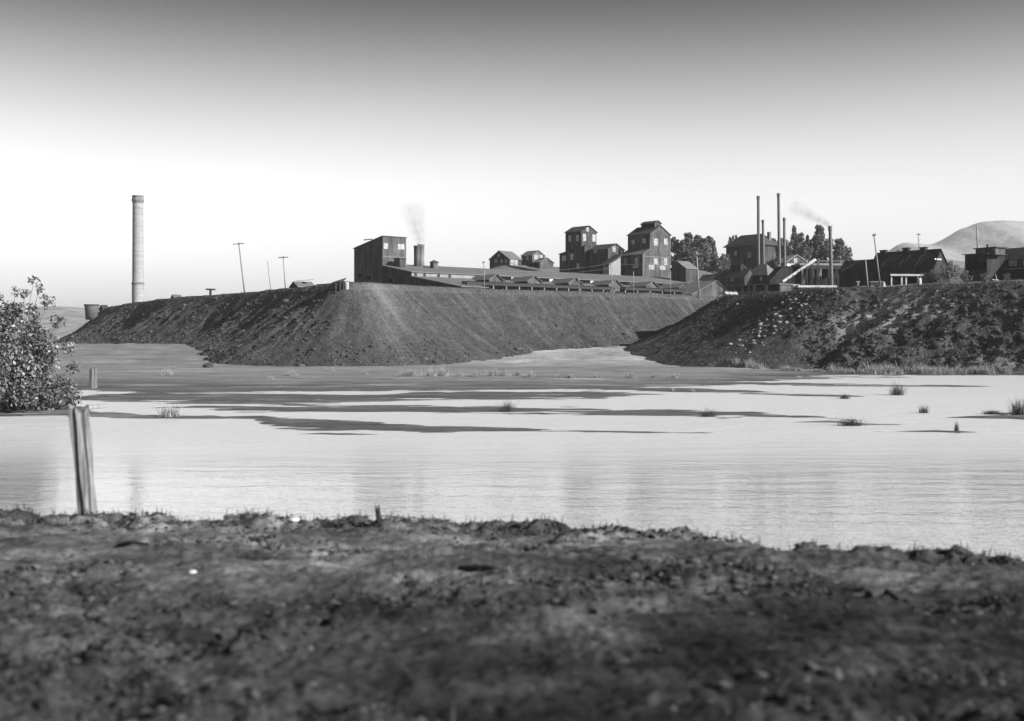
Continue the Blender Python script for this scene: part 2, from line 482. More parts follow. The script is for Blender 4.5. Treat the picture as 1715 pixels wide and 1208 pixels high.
def make_dump(name, crest, H, spacing, rows, disp, palef, mat, corner_sig=4.0, ang_sig=10.0, repose=1.45):
    c = gsmooth(poly_resample(crest, 0.5), corner_sig)
    t = np.gradient(c, axis=0)
    ang = gsmooth(np.unwrap(np.arctan2(-t[:, 0], t[:, 1])), ang_sig)   # outward = right-hand side of travel (left -> right): (ty,-tx)
    nrm = np.stack([np.sin(ang) * 0, np.cos(ang)], 1)
    nx, ny = np.cos(ang), np.sin(ang)
    # travel goes left to right with the plateau behind, so outward is (ty, -tx)
    nx, ny = np.cos(ang), np.sin(ang)
    mid = c + np.stack([nx, ny], 1) * (0.5 * repose * H)
    d = np.r_[0, np.cumsum(np.hypot(*np.diff(mid, axis=0).T))]
    s = np.linspace(0, d[-1], int(d[-1] / spacing))
    cx, cy = np.interp(s, d, c[:, 0]), np.interp(s, d, c[:, 1])
    nx, ny = np.interp(s, d, nx), np.interp(s, d, ny)
    l = np.hypot(nx, ny); nx, ny = nx / l, ny / l
    top_in = np.array([-16, -10, -6, -3.5, -2, -1.0, -0.4])
    tt = np.linspace(0, 1.12, rows)
    S = s[None, :]
    rim = 0.5 * fbm(s / 9, s * 0, 4, 5)
    Xs, Ys, Zs, T = [], [], [], []
    for q in top_in:
        X = cx + nx * q; Y = cy + ny * q
        Xs.append(X); Ys.append(Y); Zs.append(H + 0.03 * (-q) + rim * np.exp(q / 4) + 0.18 * fbm(X / 2.5, Y / 2.5, 3, 9) - (0.25 if q > -1.5 else 0) * np.exp(q)); T.append(0 * s)
    drop = np.zeros_like(s) if H > 17 else 0.25 * sstep(66, 50, cx)
    rim = rim * (1.0 if H > 17 else 0.6) - drop
    toez = shore_z(0, cy + ny * repose * H)
    for q in tt:
        wob = 0.8 * fbm(s / 14, s * 0 + q * 1.3, 3, 21)
        R = repose * (H - toez) * q * (1 + (0.34 * sstep(0.45, 0.9, -nx) if H < 17 else 0))
        X = cx + nx * (R + wob * q); Y = cy + ny * (R + wob * q)
        prof = q + 0.10 * math.sin(math.pi * min(q, 1.0)) if True else q
        z = H - (H - toez) * prof + rim * (1 - min(1, q * 3)) - 0.25 * max(0, 1 - q * 20)
        dz = disp(s, q, X, Y)
        Xs.append(X + nx * dz * 0.35); Ys.append(Y + ny * dz * 0.35); Zs.append(z + dz * 0.8); T.append(0 * s + q)
    X, Y, Z, T = map(np.array, (Xs, Ys, Zs, T))
    V = np.stack([X, Y, Z], -1).reshape(-1, 3)
    me = np_mesh(name, V, grid_faces(*X.shape)[:, ::-1])
    add_attr(me, "run", np.broadcast_to(S, X.shape)); add_attr(me, "down", T * 30)
    add_attr(me, "pale", palef(X, Y, Z, np.broadcast_to(S, X.shape), T))
    o = link_mesh(name, me, mat, None, True)
    return o, (X, Y, Z)

def ridged(x, y, seed): return 1 - 2 * np.abs(vnoise(x, y, seed)) * 2
def disp1(s, q, X, Y):
    env = min(1, q * 3.0) * min(1, max(0.0, (1.15 - q) * 4))
    left = sstep(-30, -60, X)                        # deep old gullies on the left flank, smooth fresh pour on the right
    warp = s + 3.0 * q * 0 + 1.2 * fbm(s / 6, s * 0 + q * 2.5, 2, 31)
    big = vnoise(warp / 14, q * 0.35 + 0 * s, 2) * 3.2 + vnoise(warp / 6.0, q * 0.6 + 0 * s, 4) * 2.2
    small = vnoise(warp / 2.6, q * 1.0 + 0 * s, 6) * 0.8 + vnoise(warp / 1.1, q * 2.2 + 0 * s, 8) * 0.4
    rub = fbm(X / 1.6, Y / 1.6, 3, 12) * 0.6
    chute = -1.6 * np.exp(-((X - 49 - q * 8) / 1.8) ** 2) * (Y > 290)
    return env * (left * (big + small * 1.2 + rub) + (1 - left) * (vnoise(warp / 24, q * 0.3 + 0 * s, 2) * 1.6 + small * 0.55 + rub * 0.45)) + chute * env
def pale1(X, Y, Z, S, T):
    n = fbm(S / 5, T * 2.0, 4, 44)
    nose = np.exp(-((X + 29.5 - T * 9) / 3.0) ** 2) * (1 - T) * (Y < 290) * (T > 0)
    edge = (np.abs(T - 0.03) < 0.05) * 0.25 * (X > -40)
    return np.clip(nose * 1.2 * (0.6 + n) + edge + np.clip(n - 0.42, 0, 1) * 1.2, 0, 1)
d1, G1 = make_dump("slag_hill", crest1, ZP1, 0.42, 84, disp1, pale1, M['slag'])
tag(d1, kind="structure"); d1['label'] = "long black slag hill with gullied left flank and smooth right flank"

def disp2(s, q, X, Y):
    env = min(1, q * 3.0) * min(1, max(0.0, (1.15 - q) * 4))
    env = env * min(1, 0.25 + q * 2)
    lump = fbm(X / 6.5, Y / 3.5 + s * 0, 3, 51) * 1.9 + fbm((X + Y * .4) / 1.9, q * 5 + X * .1, 4, 58) * 0.6 + fbm(X / 1.5, (Y * 0.6 + q * 6), 3, 53) * 0.9
    return env * (lump * sstep(46, 62, X) + (1 - sstep(46, 62, X)) * lump * 0.15) + 0.35 * min(1, q * 8) * fbm(X / 0.9, Y / 0.9, 2, 57)
def px_of(X, Y): return CX + F * X / Y
def py_of(Y, Z): return HOR - F * (Z - EYE) / Y
def pale2(X, Y, Z, S, T):
    n = fbm(X / 3.2, Y / 3.2, 4, 61)
    # a bleached streak of tailings and a bouldery spill, both on the front of the heap
    a = 3.2 * np.exp(-((X - (73.0 - 30.0 * (T - 0.2))) / 4.2) ** 2) * np.exp(-((T - 0.27) / 0.19) ** 2)
    b = np.exp(-((X - 78) / 2.0) ** 2) * np.exp(-((T - 0.25) / 0.12) ** 2) * 0.7
    c = np.exp(-((T - 0.9) / 0.13) ** 2) * sstep(62, 85, X) * 0.5
    return np.clip((a + b + c) * (0.55 + 1.6 * n), 0, 1) * (T > 0)
d2, G2 = make_dump("slag_hill", crest2, ZP2, 0.42, 76, disp2, pale2, M['slag2'])
tag(d2, kind="structure"); d2['label'] = "rough weedy slag hill at the right, its left end in shadow"

# hillside behind the crests: one sheet inside the plateau outline
PLAT = np.vstack([crest1, crest2[1:], [(330, 180), (420, 900), (-200, 900), (-150, 520)]])
def inside_dist(X, Y):
    X = np.asarray(X, float); Y = np.asarray(Y, float)
    ins = np.zeros(X.shape, bool); dm = np.full(X.shape, 1e9)
    n = len(PLAT)
    for i in range(n):
        (x0, y0), (x1, y1) = PLAT[i], PLAT[(i + 1) % n]
        if y0 != y1:
            cr = ((y0 > Y) != (y1 > Y)) & (X < (x1 - x0) * (Y - y0) / (y1 - y0) + x0)
            ins ^= cr
        if i < len(crest1) + len(crest2) - 2:
            dx, dy = x1 - x0, y1 - y0
            t = np.clip(((X - x0) * dx + (Y - y0) * dy) / (dx * dx + dy * dy + 1e-9), 0, 1)
            dm = np.minimum(dm, np.hypot(X - x0 - t * dx, Y - y0 - t * dy))
    return np.where(ins, dm, -dm)
def hill_z(X, Y):
    X = np.asarray(X, float); Y = np.asarray(Y, float)
    d = inside_dist(X, Y); r = X / np.maximum(Y, 1)
    mid = sstep(-0.07, 0.0, r)
    zl = 18.6 + 0.02 * np.clip(d, 0, 60)
    zm = 18.6 + 0.03 * np.clip(d, 0, 42) + 0.24 * np.clip(d - 42, 0, 55) + 0.06 * np.clip(d - 97, 0, 200)
    zr = 16.6 + 0.045 * np.clip(d, 0, 50) + 0.16 * np.clip(d - 50, 0, 90) + 0.03 * np.clip(d - 140, 0, 200)
    right = sstep(0.15, 0.21, r)
    z = (zl * (1 - mid) + zm * mid) * (1 - right) + zr * right
    z = z - 0.6 * (1 - sstep(8, 15, d)) + 0.5 * fbm(X / 14, Y / 14, 3, 71) * sstep(10, 30, d)
    return np.where(d < 4, shore_z(X, Y) - 4, z)
def gz(X, Y): return float(hill_z(np.array([X]), np.array([Y]))[0])
gx = np.arange(-230, 420, 4.0); gy = np.arange(184, 900, 4.0)
GX, GY = np.meshgrid(gx, gy)
GZ = hill_z(GX, GY)
me = np_mesh("hillside", np.stack([GX, GY, GZ], -1).reshape(-1, 3), grid_faces(*GX.shape))
tag(link_mesh("hillside", me, M['hill'], None, True), kind="structure")

# pond floor, mud bars and the far shore: one sheet
BARS = [
    [(430, 700, 3), (480, 707, 7), (560, 712, 7.5), (650, 716, 6), (760, 720, 4.5), (900, 722, 3), (1050, 724, 2), (1120, 725, 1)],
    [(330, 683, 2), (400, 686, 4), (560, 686, 6), (700, 685, 6), (850, 687, 6), (1000, 690, 6.5), (1160, 694, 7), (1300, 697, 5.5), (1410, 702, 3.5), (1455, 706, 1)],
    [(150, 664, 3), (220, 667, 7), (330, 667, 8), (450, 669, 8), (560, 670, 8), (700, 664, 6), (850, 664, 6), (1000, 662, 5), (1065, 661, 2)],  # dark mud standing in for the heap's reflection in calm water
    [(1000, 650, 2), (1100, 653, 3), (1200, 655, 2.8), (1285, 657, 1)],
    [(1200, 642, 1.5), (1370, 645, 2.4), (1480, 646, 2), (1590, 647, 1)],
    [(1260, 660, 1), (1330, 662, 1.4), (1425, 664, 1.5)],
    [(-260, 692, 10), (-100, 692, 11), (40, 691, 9), (100, 690, 6), (130, 694, 3), (250, 699, 2.2), (345, 700, 1.5)],
    [(120, 651, 2), (300, 650, 3), (500, 651, 4), (720, 650, 4), (900, 650, 3), (980, 649, 1)],
    [(1390, 707, 1), (1425, 710, 3.5), (1455, 711, 1)], [(1640, 692, 1), (1665, 694, 2), (1690, 693, 1)], [(1680, 700, 1.2), (1706, 701, 3), (1740, 700, 2)],
    [(1575, 723, 1), (1594, 724, 2.4), (1606, 724, 1)], [(540, 727, 0.8), (570, 728, 1.2), (585, 728, 0.6)],
]
def flat_z(X, Y):
    n = fbm(X / 26, Y / 5.0, 5, 81, 0.6); n2 = fbm(X / 7, Y / 2.2, 4, 85, 0.55)
    Ysh = 124 + 62 * sstep(8, 58, X) + 9 * fbm(X / 30, X * 0, 3, 88)
    base = np.clip(0.0075 * (Y - Ysh), -0.5, 0.42) + 0.17 * n * np.clip((230 - Y) / 60, 0.3, 1) + 0.05 * n2 + 0.06 * fbm(X / 9, Y / 4.5, 4, 90, 0.6) * 1.5 + 0.09 * fbm(X / 3.0, Y / 1.4, 3, 98, 0.6) * np.clip((235 - Y) / 20, 0, 1)
    zb = np.full(X.shape, -0.6)
    for b in BARS:
        b = np.array(b)
        D = 10000.0 / (b[:, 1] - HOR)
        bx = (b[:, 0] - CX) / F * D; hw = D * D / 10000.0 * b[:, 2]
        c = np.interp(X, bx, D); w = np.interp(X, bx, hw)
        e = np.where(X < bx[0], (bx[0] - X), np.where(X > bx[-1], X - bx[-1], 0))
        q = (Y - c) / np.maximum(w, 0.15)
        zb = np.maximum(zb, 0.085 * (1 - q * q) - 0.03 * e)
    zb = zb + 0.06 * n + 0.05 * n2 + 0.10 * fbm(X / 15, Y / 2.8, 4, 89, 0.6) + 0.11 * fbm(X / 3.2, Y / 0.9, 3, 92, 0.6)
    z = np.maximum(base, zb)
    z = np.maximum(z, -0.6)
    return z + shore_z(X, Y) + (0.12 * n2 + 0.35 * fbm(X / 5, Y / 5, 4, 99)) * sstep(225, 260, Y)
fx = np.r_[np.arange(-420, -150, 6.0), np.arange(-150, -60, 1.0), np.arange(-60, 80, 0.42), np.arange(80, 130, 1.0), np.arange(130, 420, 6.0)]
fy = np.r_[np.geomspace(22, 320, 800), np.geomspace(326, 520, 20)]
FX, FY = np.meshgrid(fx, fy)
FZ = flat_z(FX, FY)
me = np_mesh("mud_flat", np.stack([FX, FY, FZ], -1).reshape(-1, 3), grid_faces(*FX.shape))
add_attr(me, "hgt", FZ)
add_attr(me, "pale", np.clip(sstep(226, 262, FY + 12 * fbm(FX / 12, FY / 8, 4, 93)) * sstep(-22, 4, FX + 8 * fbm(FX / 9, FY / 9, 3, 94)) * (1 + fbm(FX / 5, FY / 5, 3, 96)) + 0.5 * sstep(0.1, 0.5, fbm(FX / 14, FY / 6, 4, 97)), 0, 1))
tag(link_mesh("mud_flat", me, M['flat'], None, True), kind="structure")
def fz(X, Y): return float(flat_z(np.array([X]), np.array([Y]))[0])

# pond
me = np_mesh("pond_water", [(-420, 12, 0), (420, 12, 0), (420, 260, 0), (-420, 260, 0)], [(0, 1, 2, 3)])
tag(link_mesh("pond_water", me, M['water']), kind="structure")
# ground out to the horizon
me = np_mesh("ground", [(-6500, 320, 3.6), (6500, 320, 3.6), (6500, 7000, 3.6), (-6500, 7000, 3.6), (-6500, -400, -1.5), (-420, -400, -1.5), (-420, 320, -1.5), (-6500, 320, 3.6),
                        (420, -400, -1.5), (6500, -400, -1.5), (420, 320, -1.5)], [(0, 1, 2, 3), (4, 5, 6, 7), (8, 9, 1, 10)])
tag(link_mesh("ground", me, M['far_hill']), kind="structure")

def ridge_mesh(name, prof, D, depth, base_z, mat, rough, nseed, rows=26, cols=220):
    """a hill: profile (px, y) of its skyline at distance D, sloping down to front and back with spurs"""
    prof = np.array(prof, float)
    px = np.linspace(prof[0, 0], prof[-1, 0], cols)
    X = (px - CX) / F * D
    top = EYE + (HOR - np.interp(px, prof[:, 0], prof[:, 1])) / F * D
    top = gsmooth(top, 2.0)
    v = np.r_[np.linspace(-1, 0, rows), np.linspace(0.15, 1, rows // 3)]
    XX = np.broadcast_to(X, (len(v), cols)); YY = D + depth * v[:, None] + 0 * XX
    k = (1 - np.abs(v)[:, None]) ** 0.8
    ZZ = base_z + (top[None, :] - base_z) * k
    sp = fbm(XX / (depth * 0.35), YY / (depth * 0.6), 5, nseed)
    ZZ = ZZ + sp * rough * np.abs(v)[:, None] * k * 4 * (top[None, :] - base_z) * 0.35
    ZZ = ZZ + fbm(X / (depth * 0.05), X * 0, 3, nseed + 1)[None, :] * rough * 0.02 * (top[None, :] - base_z)
    me = np_mesh(name, np.stack([XX, YY, ZZ], -1).reshape(-1, 3), grid_faces(*XX.shape))
    return tag(link_mesh(name, me, mat, None, True), kind="structure")
ridge_mesh("mountain", [(1380, 470), (1440, 450), (1480, 426), (1488, 422), (1505, 409), (1519, 405), (1545, 408), (1558, 410), (1584, 397), (1600, 387), (1617, 378.5),
                        (1642, 372.5), (1672, 371.5), (1703, 373), (1730, 368), (1800, 372), (1900, 380), (2050, 400), (2300, 460)], 3800, 1400, 0, M['mountain'], 1.0, 91)
ridge_mesh("hill", [(-700, 540), (-400, 500), (-200, 505), (-60, 512), (60, 518), (90, 515), (120, 518), (150, 516), (190, 520), (260, 528), (400, 545), (520, 570)], 1500, 500, 0, M['far_hill'], 1.4, 95)

# ------------------------------------------------------------------ near bank
EDGE = np.array([(-40, 24), (-12, 19.6), (-7.8, 18.2), (-5, 17.6), (-3.6, 17.3), (-1.8, 16.5), (0.34, 15.9), (1.4, 15.8), (2.55, 14.9), (3.97, 13.4), (5.33, 12.4), (9, 10.5), (40, 2)])
def bank_top(X, Y): return 3.5 - 0.058 * Y
def bank_z(X, Y, fine=True):
    Ye = np.interp(X, EDGE[:, 0], EDGE[:, 1]) + 0.5 * fbm(X / 1.3, X * 0, 4, 101)
    z = bank_top(X, Y)
    b = (Ye - Y)
    patch = 0.35 + 0.9 * sstep(-0.15, 0.25, fbm(X / 2.2, Y / 1.3, 3, 113)) * (1 - 0.8 * np.exp(-((b - 2.6 - 0.8 * fbm(X / 2, X * 0, 2, 115)) / 0.9) ** 2))
    z = z + 0.12 * fbm(X / 1.6, Y / 1.6, 3, 103) + 0.12 * fbm(X / 0.45, Y / 0.34, 4, 105) * patch
    if fine:
        z = z + 0.05 * np.abs(fbm(X / 0.13, Y / 0.13, 3, 107))
    rimband = np.exp(-((b - 0.7) / 0.8) ** 2)
    z = z + rimband * (-0.06 + 0.22 * fbm(X / 0.4, Y / 0.4, 4, 109, 0.6))
    return z - 0.9 * np.clip(-b, 0, 6) ** 1.0
u = np.sinh(np.linspace(-2.2, 2.2, 760)) / math.sinh(2.2)
yy = np.geomspace(1.6, 24, 470)
BX = (u[None, :] * 1.5) * (yy[:, None] + 1.5); BY = np.broadcast_to(yy[:, None], BX.shape)
BZ = bank_z(BX, BY)
V = np.stack([BX, BY, BZ], -1).reshape(-1, 3)
Fc = grid_faces(*BX.shape)
n0 = len(V)
V = np.vstack([V, [(-40, -40, 3.38), (40, -40, 3.38), (40, 1.7, 3.38), (-40, 1.7, 3.38)]]); Fc = np.vstack([Fc, [[n0, n0 + 1, n0 + 2, n0 + 3]]])
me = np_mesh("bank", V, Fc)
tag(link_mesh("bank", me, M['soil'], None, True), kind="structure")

ICO_V = None
def clods(n, pts, sizes, tones, name, mat, flat=0.6):
    """many small broken lumps as one mesh"""
    t = (1 + 5 ** 0.5) / 2
    iv = np.array([(-1, t, 0), (1, t, 0), (-1, -t, 0), (1, -t, 0), (0, -1, t), (0, 1, t), (0, -1, -t), (0, 1, -t), (t, 0, -1), (t, 0, 1), (-t, 0, -1), (-t, 0, 1)], float)
    iv /= np.linalg.norm(iv[0])
    fi = np.array([(0, 11, 5), (0, 5, 1), (0, 1, 7), (0, 7, 10), (0, 10, 11), (1, 5, 9), (5, 11, 4), (11, 10, 2), (10, 7, 6), (7, 1, 8), (3, 9, 4), (3, 4, 2), (3, 2, 6), (3, 6, 8), (3, 8, 9), (4, 9, 5), (2, 4, 11), (6, 2, 10), (8, 6, 7), (9, 8, 1)])
    sc = np.stack([rng.uniform(0.6, 1.5, n), rng.uniform(0.6, 1.5, n), rng.uniform(0.4, 1.0, n) * flat], 1) * sizes[:, None]
    v = iv[None] * (1 + rng.uniform(-0.35, 0.35, (n, 12, 1)))
    v = v * sc[:, None, :]
    a = rng.uniform(0, 6.28, n); ca, sa = np.cos(a)[:, None], np.sin(a)[:, None]
    v = np.stack([v[..., 0] * ca - v[..., 1] * sa, v[..., 0] * sa + v[..., 1] * ca, v[..., 2]], -1) + pts[:, None, :]
    f = fi[None] + (np.arange(n) * 12)[:, None, None]
    me = np_mesh(name, v.reshape(-1, 3), f.reshape(-1, 3))
    add_attr(me, "tone", np.repeat(tones, 12))
    return link_mesh(name, me, mat)
def bank_points(n, rim=0.0):
    out = []
    while len(out) < n:
        k = n * 2
        Y = 4.2 + 15 * rng.random(k) ** 0.8; X = rng.uniform(-0.62, 0.62, k) * (Y + 1)
        Ye = np.interp(X, EDGE[:, 0], EDGE[:, 1])
        keep = (Y < Ye + 0.35)
        dens = fbm(X / 2.2, Y / 1.3, 3, 113) * 1.6 + 0.1 - 0.7 * np.exp(-((Ye - Y - 2.6 - 0.8 * fbm(X / 2, X * 0, 2, 115)) / 0.9) ** 2)
        keep &= rng.random(k) < np.clip(0.12 + dens * 1.6 + rim * np.exp(-((Ye - Y - 0.6) / 0.8) ** 2), 0.02, 1)
        out += list(zip(X[keep], Y[keep]))
    o = np.array(out[:n])
    return np.c_[o, bank_z(o[:, 0], o[:, 1])]
NC = 14000
pts = bank_points(NC, 1.2)
tag(clods(NC, pts, rng.gamma(1.4, 0.0095, NC) + 0.005, np.clip(rng.beta(1.1, 2.0, NC), 0, 1), "soil_clods", M['litter'], 0.7), kind="stuff")
def litter(n, pts, tones, name, mat):
    a = rng.normal(size=(n, 3)) * np.array([.5, .5, 1]) ; a[:, 2] = np.abs(a[:, 2]) + .3; a /= np.linalg.norm(a, axis=1)[:, None]
    t = np.cross(a, rng.normal(size=(n, 3))); t /= np.linalg.norm(t, axis=1)[:, None]; b_ = np.cross(a, t)
    l = rng.gamma(2.0, 0.010, n)[:, None] + .008; w = l * rng.uniform(.2, .7, n)[:, None]
    c = pts + np.array([0, 0, .025])
    v = np.stack([c - t * l, c - b_ * w + a * l * .15, c + t * l, c + b_ * w + a * l * .15], 1)
    me = np_mesh(name, v.reshape(-1, 3), np.arange(n * 4).reshape(-1, 4))
    add_attr(me, "tone", np.repeat(tones, 4))
    return link_mesh(name, me, mat)
pts = bank_points(4200, 1.0)
tag(litter(4200, pts, rng.beta(.9, 2.2, 4200), "leaf_litter", M['litter']), kind="stuff")

def blades(n, pts, length, width, tones, name, mat, lean=0.5, tri=False):
    """n bent grass blades (two-segment strips), one mesh"""
    a = rng.uniform(0, 6.28, n); l = length * rng.uniform(0.5, 1.2, n); le = rng.uniform(0.1, 1, n) * lean
    dx, dy = np.cos(a), np.sin(a); wx, wy = -dy * width / 2, dx * width / 2
    rows = []
    for q, wd in ((0, 1.0), (0.55, 0.8), (1.0, 0.12)):
        off = le * q * q * l; h = l * (q - 0.25 * le * q * q)
        c = pts + np.stack([dx * off, dy * off, h], 1)
        w = np.stack([wx * wd, wy * wd, 0 * wx], 1)
        rows += [c - w, c + w]
    v = np.stack(rows, 1)
    f = np.array([(0, 1, 3, 2), (2, 3, 5, 4)])[None] + (np.arange(n) * 6)[:, None, None]
    me = np_mesh(name, v.reshape(-1, 3), f.reshape(-1, 4))
    add_attr(me, "tone", np.repeat(tones, 6))
    return me
k = 5200
gp = bank_points(k, 3.0)
Ye = np.interp(gp[:, 0], EDGE[:, 0], EDGE[:, 1])
sel = rng.random(k) < np.clip(0.12 + np.exp(-((Ye - gp[:, 1] - 0.35) / 0.55) ** 2), 0, 1)
gp = gp[sel]
tag(link_mesh("dry_grass", blades(len(gp), gp, 0.13, 0.014, rng.beta(1.2, 2.5, len(gp)), "dry_grass", M['grass_dark'], 1.1), M['litter']), kind="stuff")

# ------------------------------------------------------------------ posts, sticks and stones on the near bank
def weathered_post(name, label, cat, base, top, w0, w1, dpt, group=None, mat=None):
    """split timber post: a many-sided grooved shaft with a broken top and a long crack"""
    base, top = Vector(base), Vector(top)
    t = thing(name, label, cat, base, 0, group)
    n, rows = 26, 16
    V = []
    for i in range(rows):
        q = i / (rows - 1)
        c = (top - base) * q
        w = (w0 + (w1 - w0) * q) / 2
        for k in range(n):
            a = 2 * math.pi * k / n
            r = 1 + 0.10 * math.sin(3 * a + 1) + 0.07 * math.sin(7 * a) + 0.05 * math.sin(11 * a + q * 3)
            if k in (17, 18, 22) and mat is None: r -= 0.2                 # cracks on the camera side
            cs, sn = math.cos(a), math.sin(a)
            sq = 1 / max(abs(cs), abs(sn)) ** 0.6
            x = w * r * cs * sq * 0.9; y = dpt / 2 * r * sn * sq * 0.9
            z = c.z + (0.05 * math.sin(2 * a + 0.6) + 0.03 * math.sin(9 * a)) * (1 if i == rows - 1 else 0)
            V.append((c.x + x + 0.008 * math.sin(9 * q + k), c.y + y, z))
    Fq = [(i * n + k, i * n + (k + 1) % n, (i + 1) * n + (k + 1) % n, (i + 1) * n + k) for i in range(rows - 1) for k in range(n)]
    V.append(((top - base).x, (top - base).y, (top - base).z - 0.03))
    m = MB(); m.v = V; m.f = Fq + [((rows - 1) * n + k, (rows - 1) * n + (k + 1) % n, len(V) - 1) for k in range(n)]
    m.build("shaft", mat or M['postwood'], t)
    return t
def wood_mat():
    m, nt, b = new_mat("weathered_post_wood")
    st = tex_noise(nt, 1.0, 6, 0.75, stretch=(22, 22, 0.8)); p = tex_noise(nt, 3.0, 4, 0.6)
    c = ramp(nt, st, [(0.34, 0.05), (0.48, 0.15), (0.66, 0.30)])
    nt.links.new(mixc(nt, 1.0, c, ramp(nt, p, [(0.3, 0.7), (0.7, 1.15)]), 'MULTIPLY'), b.inputs['Base Color'])
    b.inputs['Roughness'].default_value = 0.9
    bump(nt, b, st, 0.8, 0.02)
    return m
M['postwood'] = wood_mat()
DP = 17.3
pb = P(148, 862, DP); pb.z -= 0.15
weathered_post("fence_post", "tall split grey fence post leaning left on the near bank at the water's edge", "post", pb, P(132, 685, DP), 0.26, 0.27, 0.2)
sb = P(636, 884, 16.4)
weathered_post("stake", "short dark wooden stake on the rim of the near bank", "stake", sb, P(632, 851, 16.3), 0.065, 0.055, 0.06, mat=M['timber_dark'])
pz = P(156, 652, 130)
weathered_post("piling", "thick grey stub of a piling standing in the shallows right of the leafy bush", "post", (pz.x, 130, -0.3), P(156, 617, 130), 0.82, 0.72, 0.7, mat=M['bark'])

def stick(label, pts, r, mat, name="stick", cat="stick"):
    m = MB()
    for a, b_, r0, r1 in zip(pts[:-1], pts[1:], np.linspace(r, r * 0.6, len(pts) - 1), np.linspace(r * 0.85, r * 0.5, len(pts) - 1)):
        m.tube(a, b_, r0, r1, 7)
    o = m.build(name, mat)
    return tag(o, label, cat)
def bk(px, py, lift=0.02):
    """point of the near bank under photo pixel"""
    D = 1.5 / ((py - HOR) / F - 0.058)
    X = (px - CX) / F * D
    return Vector((X, D, float(bank_z(np.array([X]), np.array([D]))[0]) + lift))
stick("dark stick lying on the bare soil of the bank below the fence post", [bk(198, 917), bk(222, 920, .04), bk(250, 922)], 0.03, M['timber_dark'])
stick("long dark stick lying flat on the near bank right of the middle", [bk(770, 955), bk(820, 960, .05), bk(862, 968)], 0.035, M['timber_dark'])
stick("thin crooked twig on the pale strip of bank soil, below the small stake", [bk(425, 914), bk(440, 912, .05), bk(455, 921)], 0.018, M['timber_dark'])
stick("black branch stub lying on the bank at the right", [bk(1455, 1010), bk(1480, 1006, .05), bk(1508, 1013)], 0.045, M['timber_dark'])
stick("short black chunk of wood in the middle of the near bank", [bk(366, 1086), bk(395, 1080, .06), bk(428, 1084)], 0.05, M['timber_dark'])
def stone(label, loc, r, mat, name="stone", cat="stone", flat=0.6, group=None, seed=0, rot=0.0):
    rr = np.random.default_rng(seed + 500)
    import bmesh
    bm = bmesh.new(); bmesh.ops.create_icosphere(bm, subdivisions=2, radius=1)
    sx, sy = rr.uniform(0.75, 1.3, 2)
    ax = rr.normal(size=(7, 3)); ax /= np.linalg.norm(ax, axis=1)[:, None]; dd = rr.uniform(0.55, 0.85, 7)
    for v in bm.verts:
        p = np.array(v.co)
        for a_, d_ in zip(ax, dd):
            e = p @ a_
            if e > d_: p = p - a_ * (e - d_)
        v.co = (p[0] * r * sx, p[1] * r * sy, p[2] * r * flat)
    me = bpy.data.meshes.new(name); bm.to_mesh(me); bm.free()
    o = link_mesh(name, me, mat)
    o.location = loc; o.rotation_euler = (0, 0, rot)
    return tag(o, label, cat, group)
M['white_stone'] = simple("white_stone", 0.6, 0.15, 4.0)
stone("small bright white stone on the left of the near bank", bk(322, 972, .02), 0.03, M['white_stone'], seed=1)
stone("pale flat stone on the rim of the near bank, left of the small stake", bk(492, 872, .03), 0.1, M['white_stone'], seed=2, flat=0.35)
stone("pale pebble on the left edge of the near bank, below the fence post", bk(125, 973, .0), 0.03, M['rock'], seed=3)
stone("low black boulder on the mud at the foot of the left slag heap", (P(349, 618, 226).x, 226, fz(P(349, 618, 226).x, 226) + 0.2), 1.5, M['dark_rock'], name="boulder", cat="boulder", flat=0.42, seed=4)
# log on the flat beside the bush
m = MB(); a, b_ = P(146, 685, 90), P(176, 684, 92)
m.tube((a.x, 90, 0.16), (b_.x, 92, 0.14), 0.2, 0.15, 10)
tag(m.build("log", M['timber']), "pale log stranded at the waterline behind the fence post", "log")

# ------------------------------------------------------------------ foliage builders
def leaf_cloud(name, centers, radii, n, size, mat, parent, seed, droop=0.0, flat=0.0):
    r = np.random.default_rng(seed)
    w = radii ** 2; w = w / w.sum()
    k = r.choice(len(centers), n, p=w)
    d = r.normal(size=(n, 3)); d /= np.linalg.norm(d, axis=1)[:, None]
    rad = radii[k] * r.random(n) ** 0.45
    pos = centers[k] + d * rad[:, None]
    nr = d * 0.6 + r.normal(size=(n, 3)) * 0.7 + np.array([0, 0, 0.5]); nr /= np.linalg.norm(nr, axis=1)[:, None]
    t = np.cross(nr, r.normal(size=(n, 3))); t /= np.linalg.norm(t, axis=1)[:, None]
    b = np.cross(nr, t)
    s = size * r.uniform(0.6, 1.3, n)[:, None]
    v = np.stack([pos - t * s, pos + b * s * 0.55 + nr * s * 0.12, pos + t * s, pos - b * s * 0.55 + nr * s * 0.12], 1)
    me = np_mesh(name, v.reshape(-1, 3), np.arange(n * 4).reshape(-1, 4))
    tone = np.clip(r.beta(2, 2, n) * 0.6 + 0.4 * r.random(len(centers))[k], 0, 1)
    add_attr(me, "tone", np.repeat(tone, 4))
    return link_mesh(name, me, mat, parent)
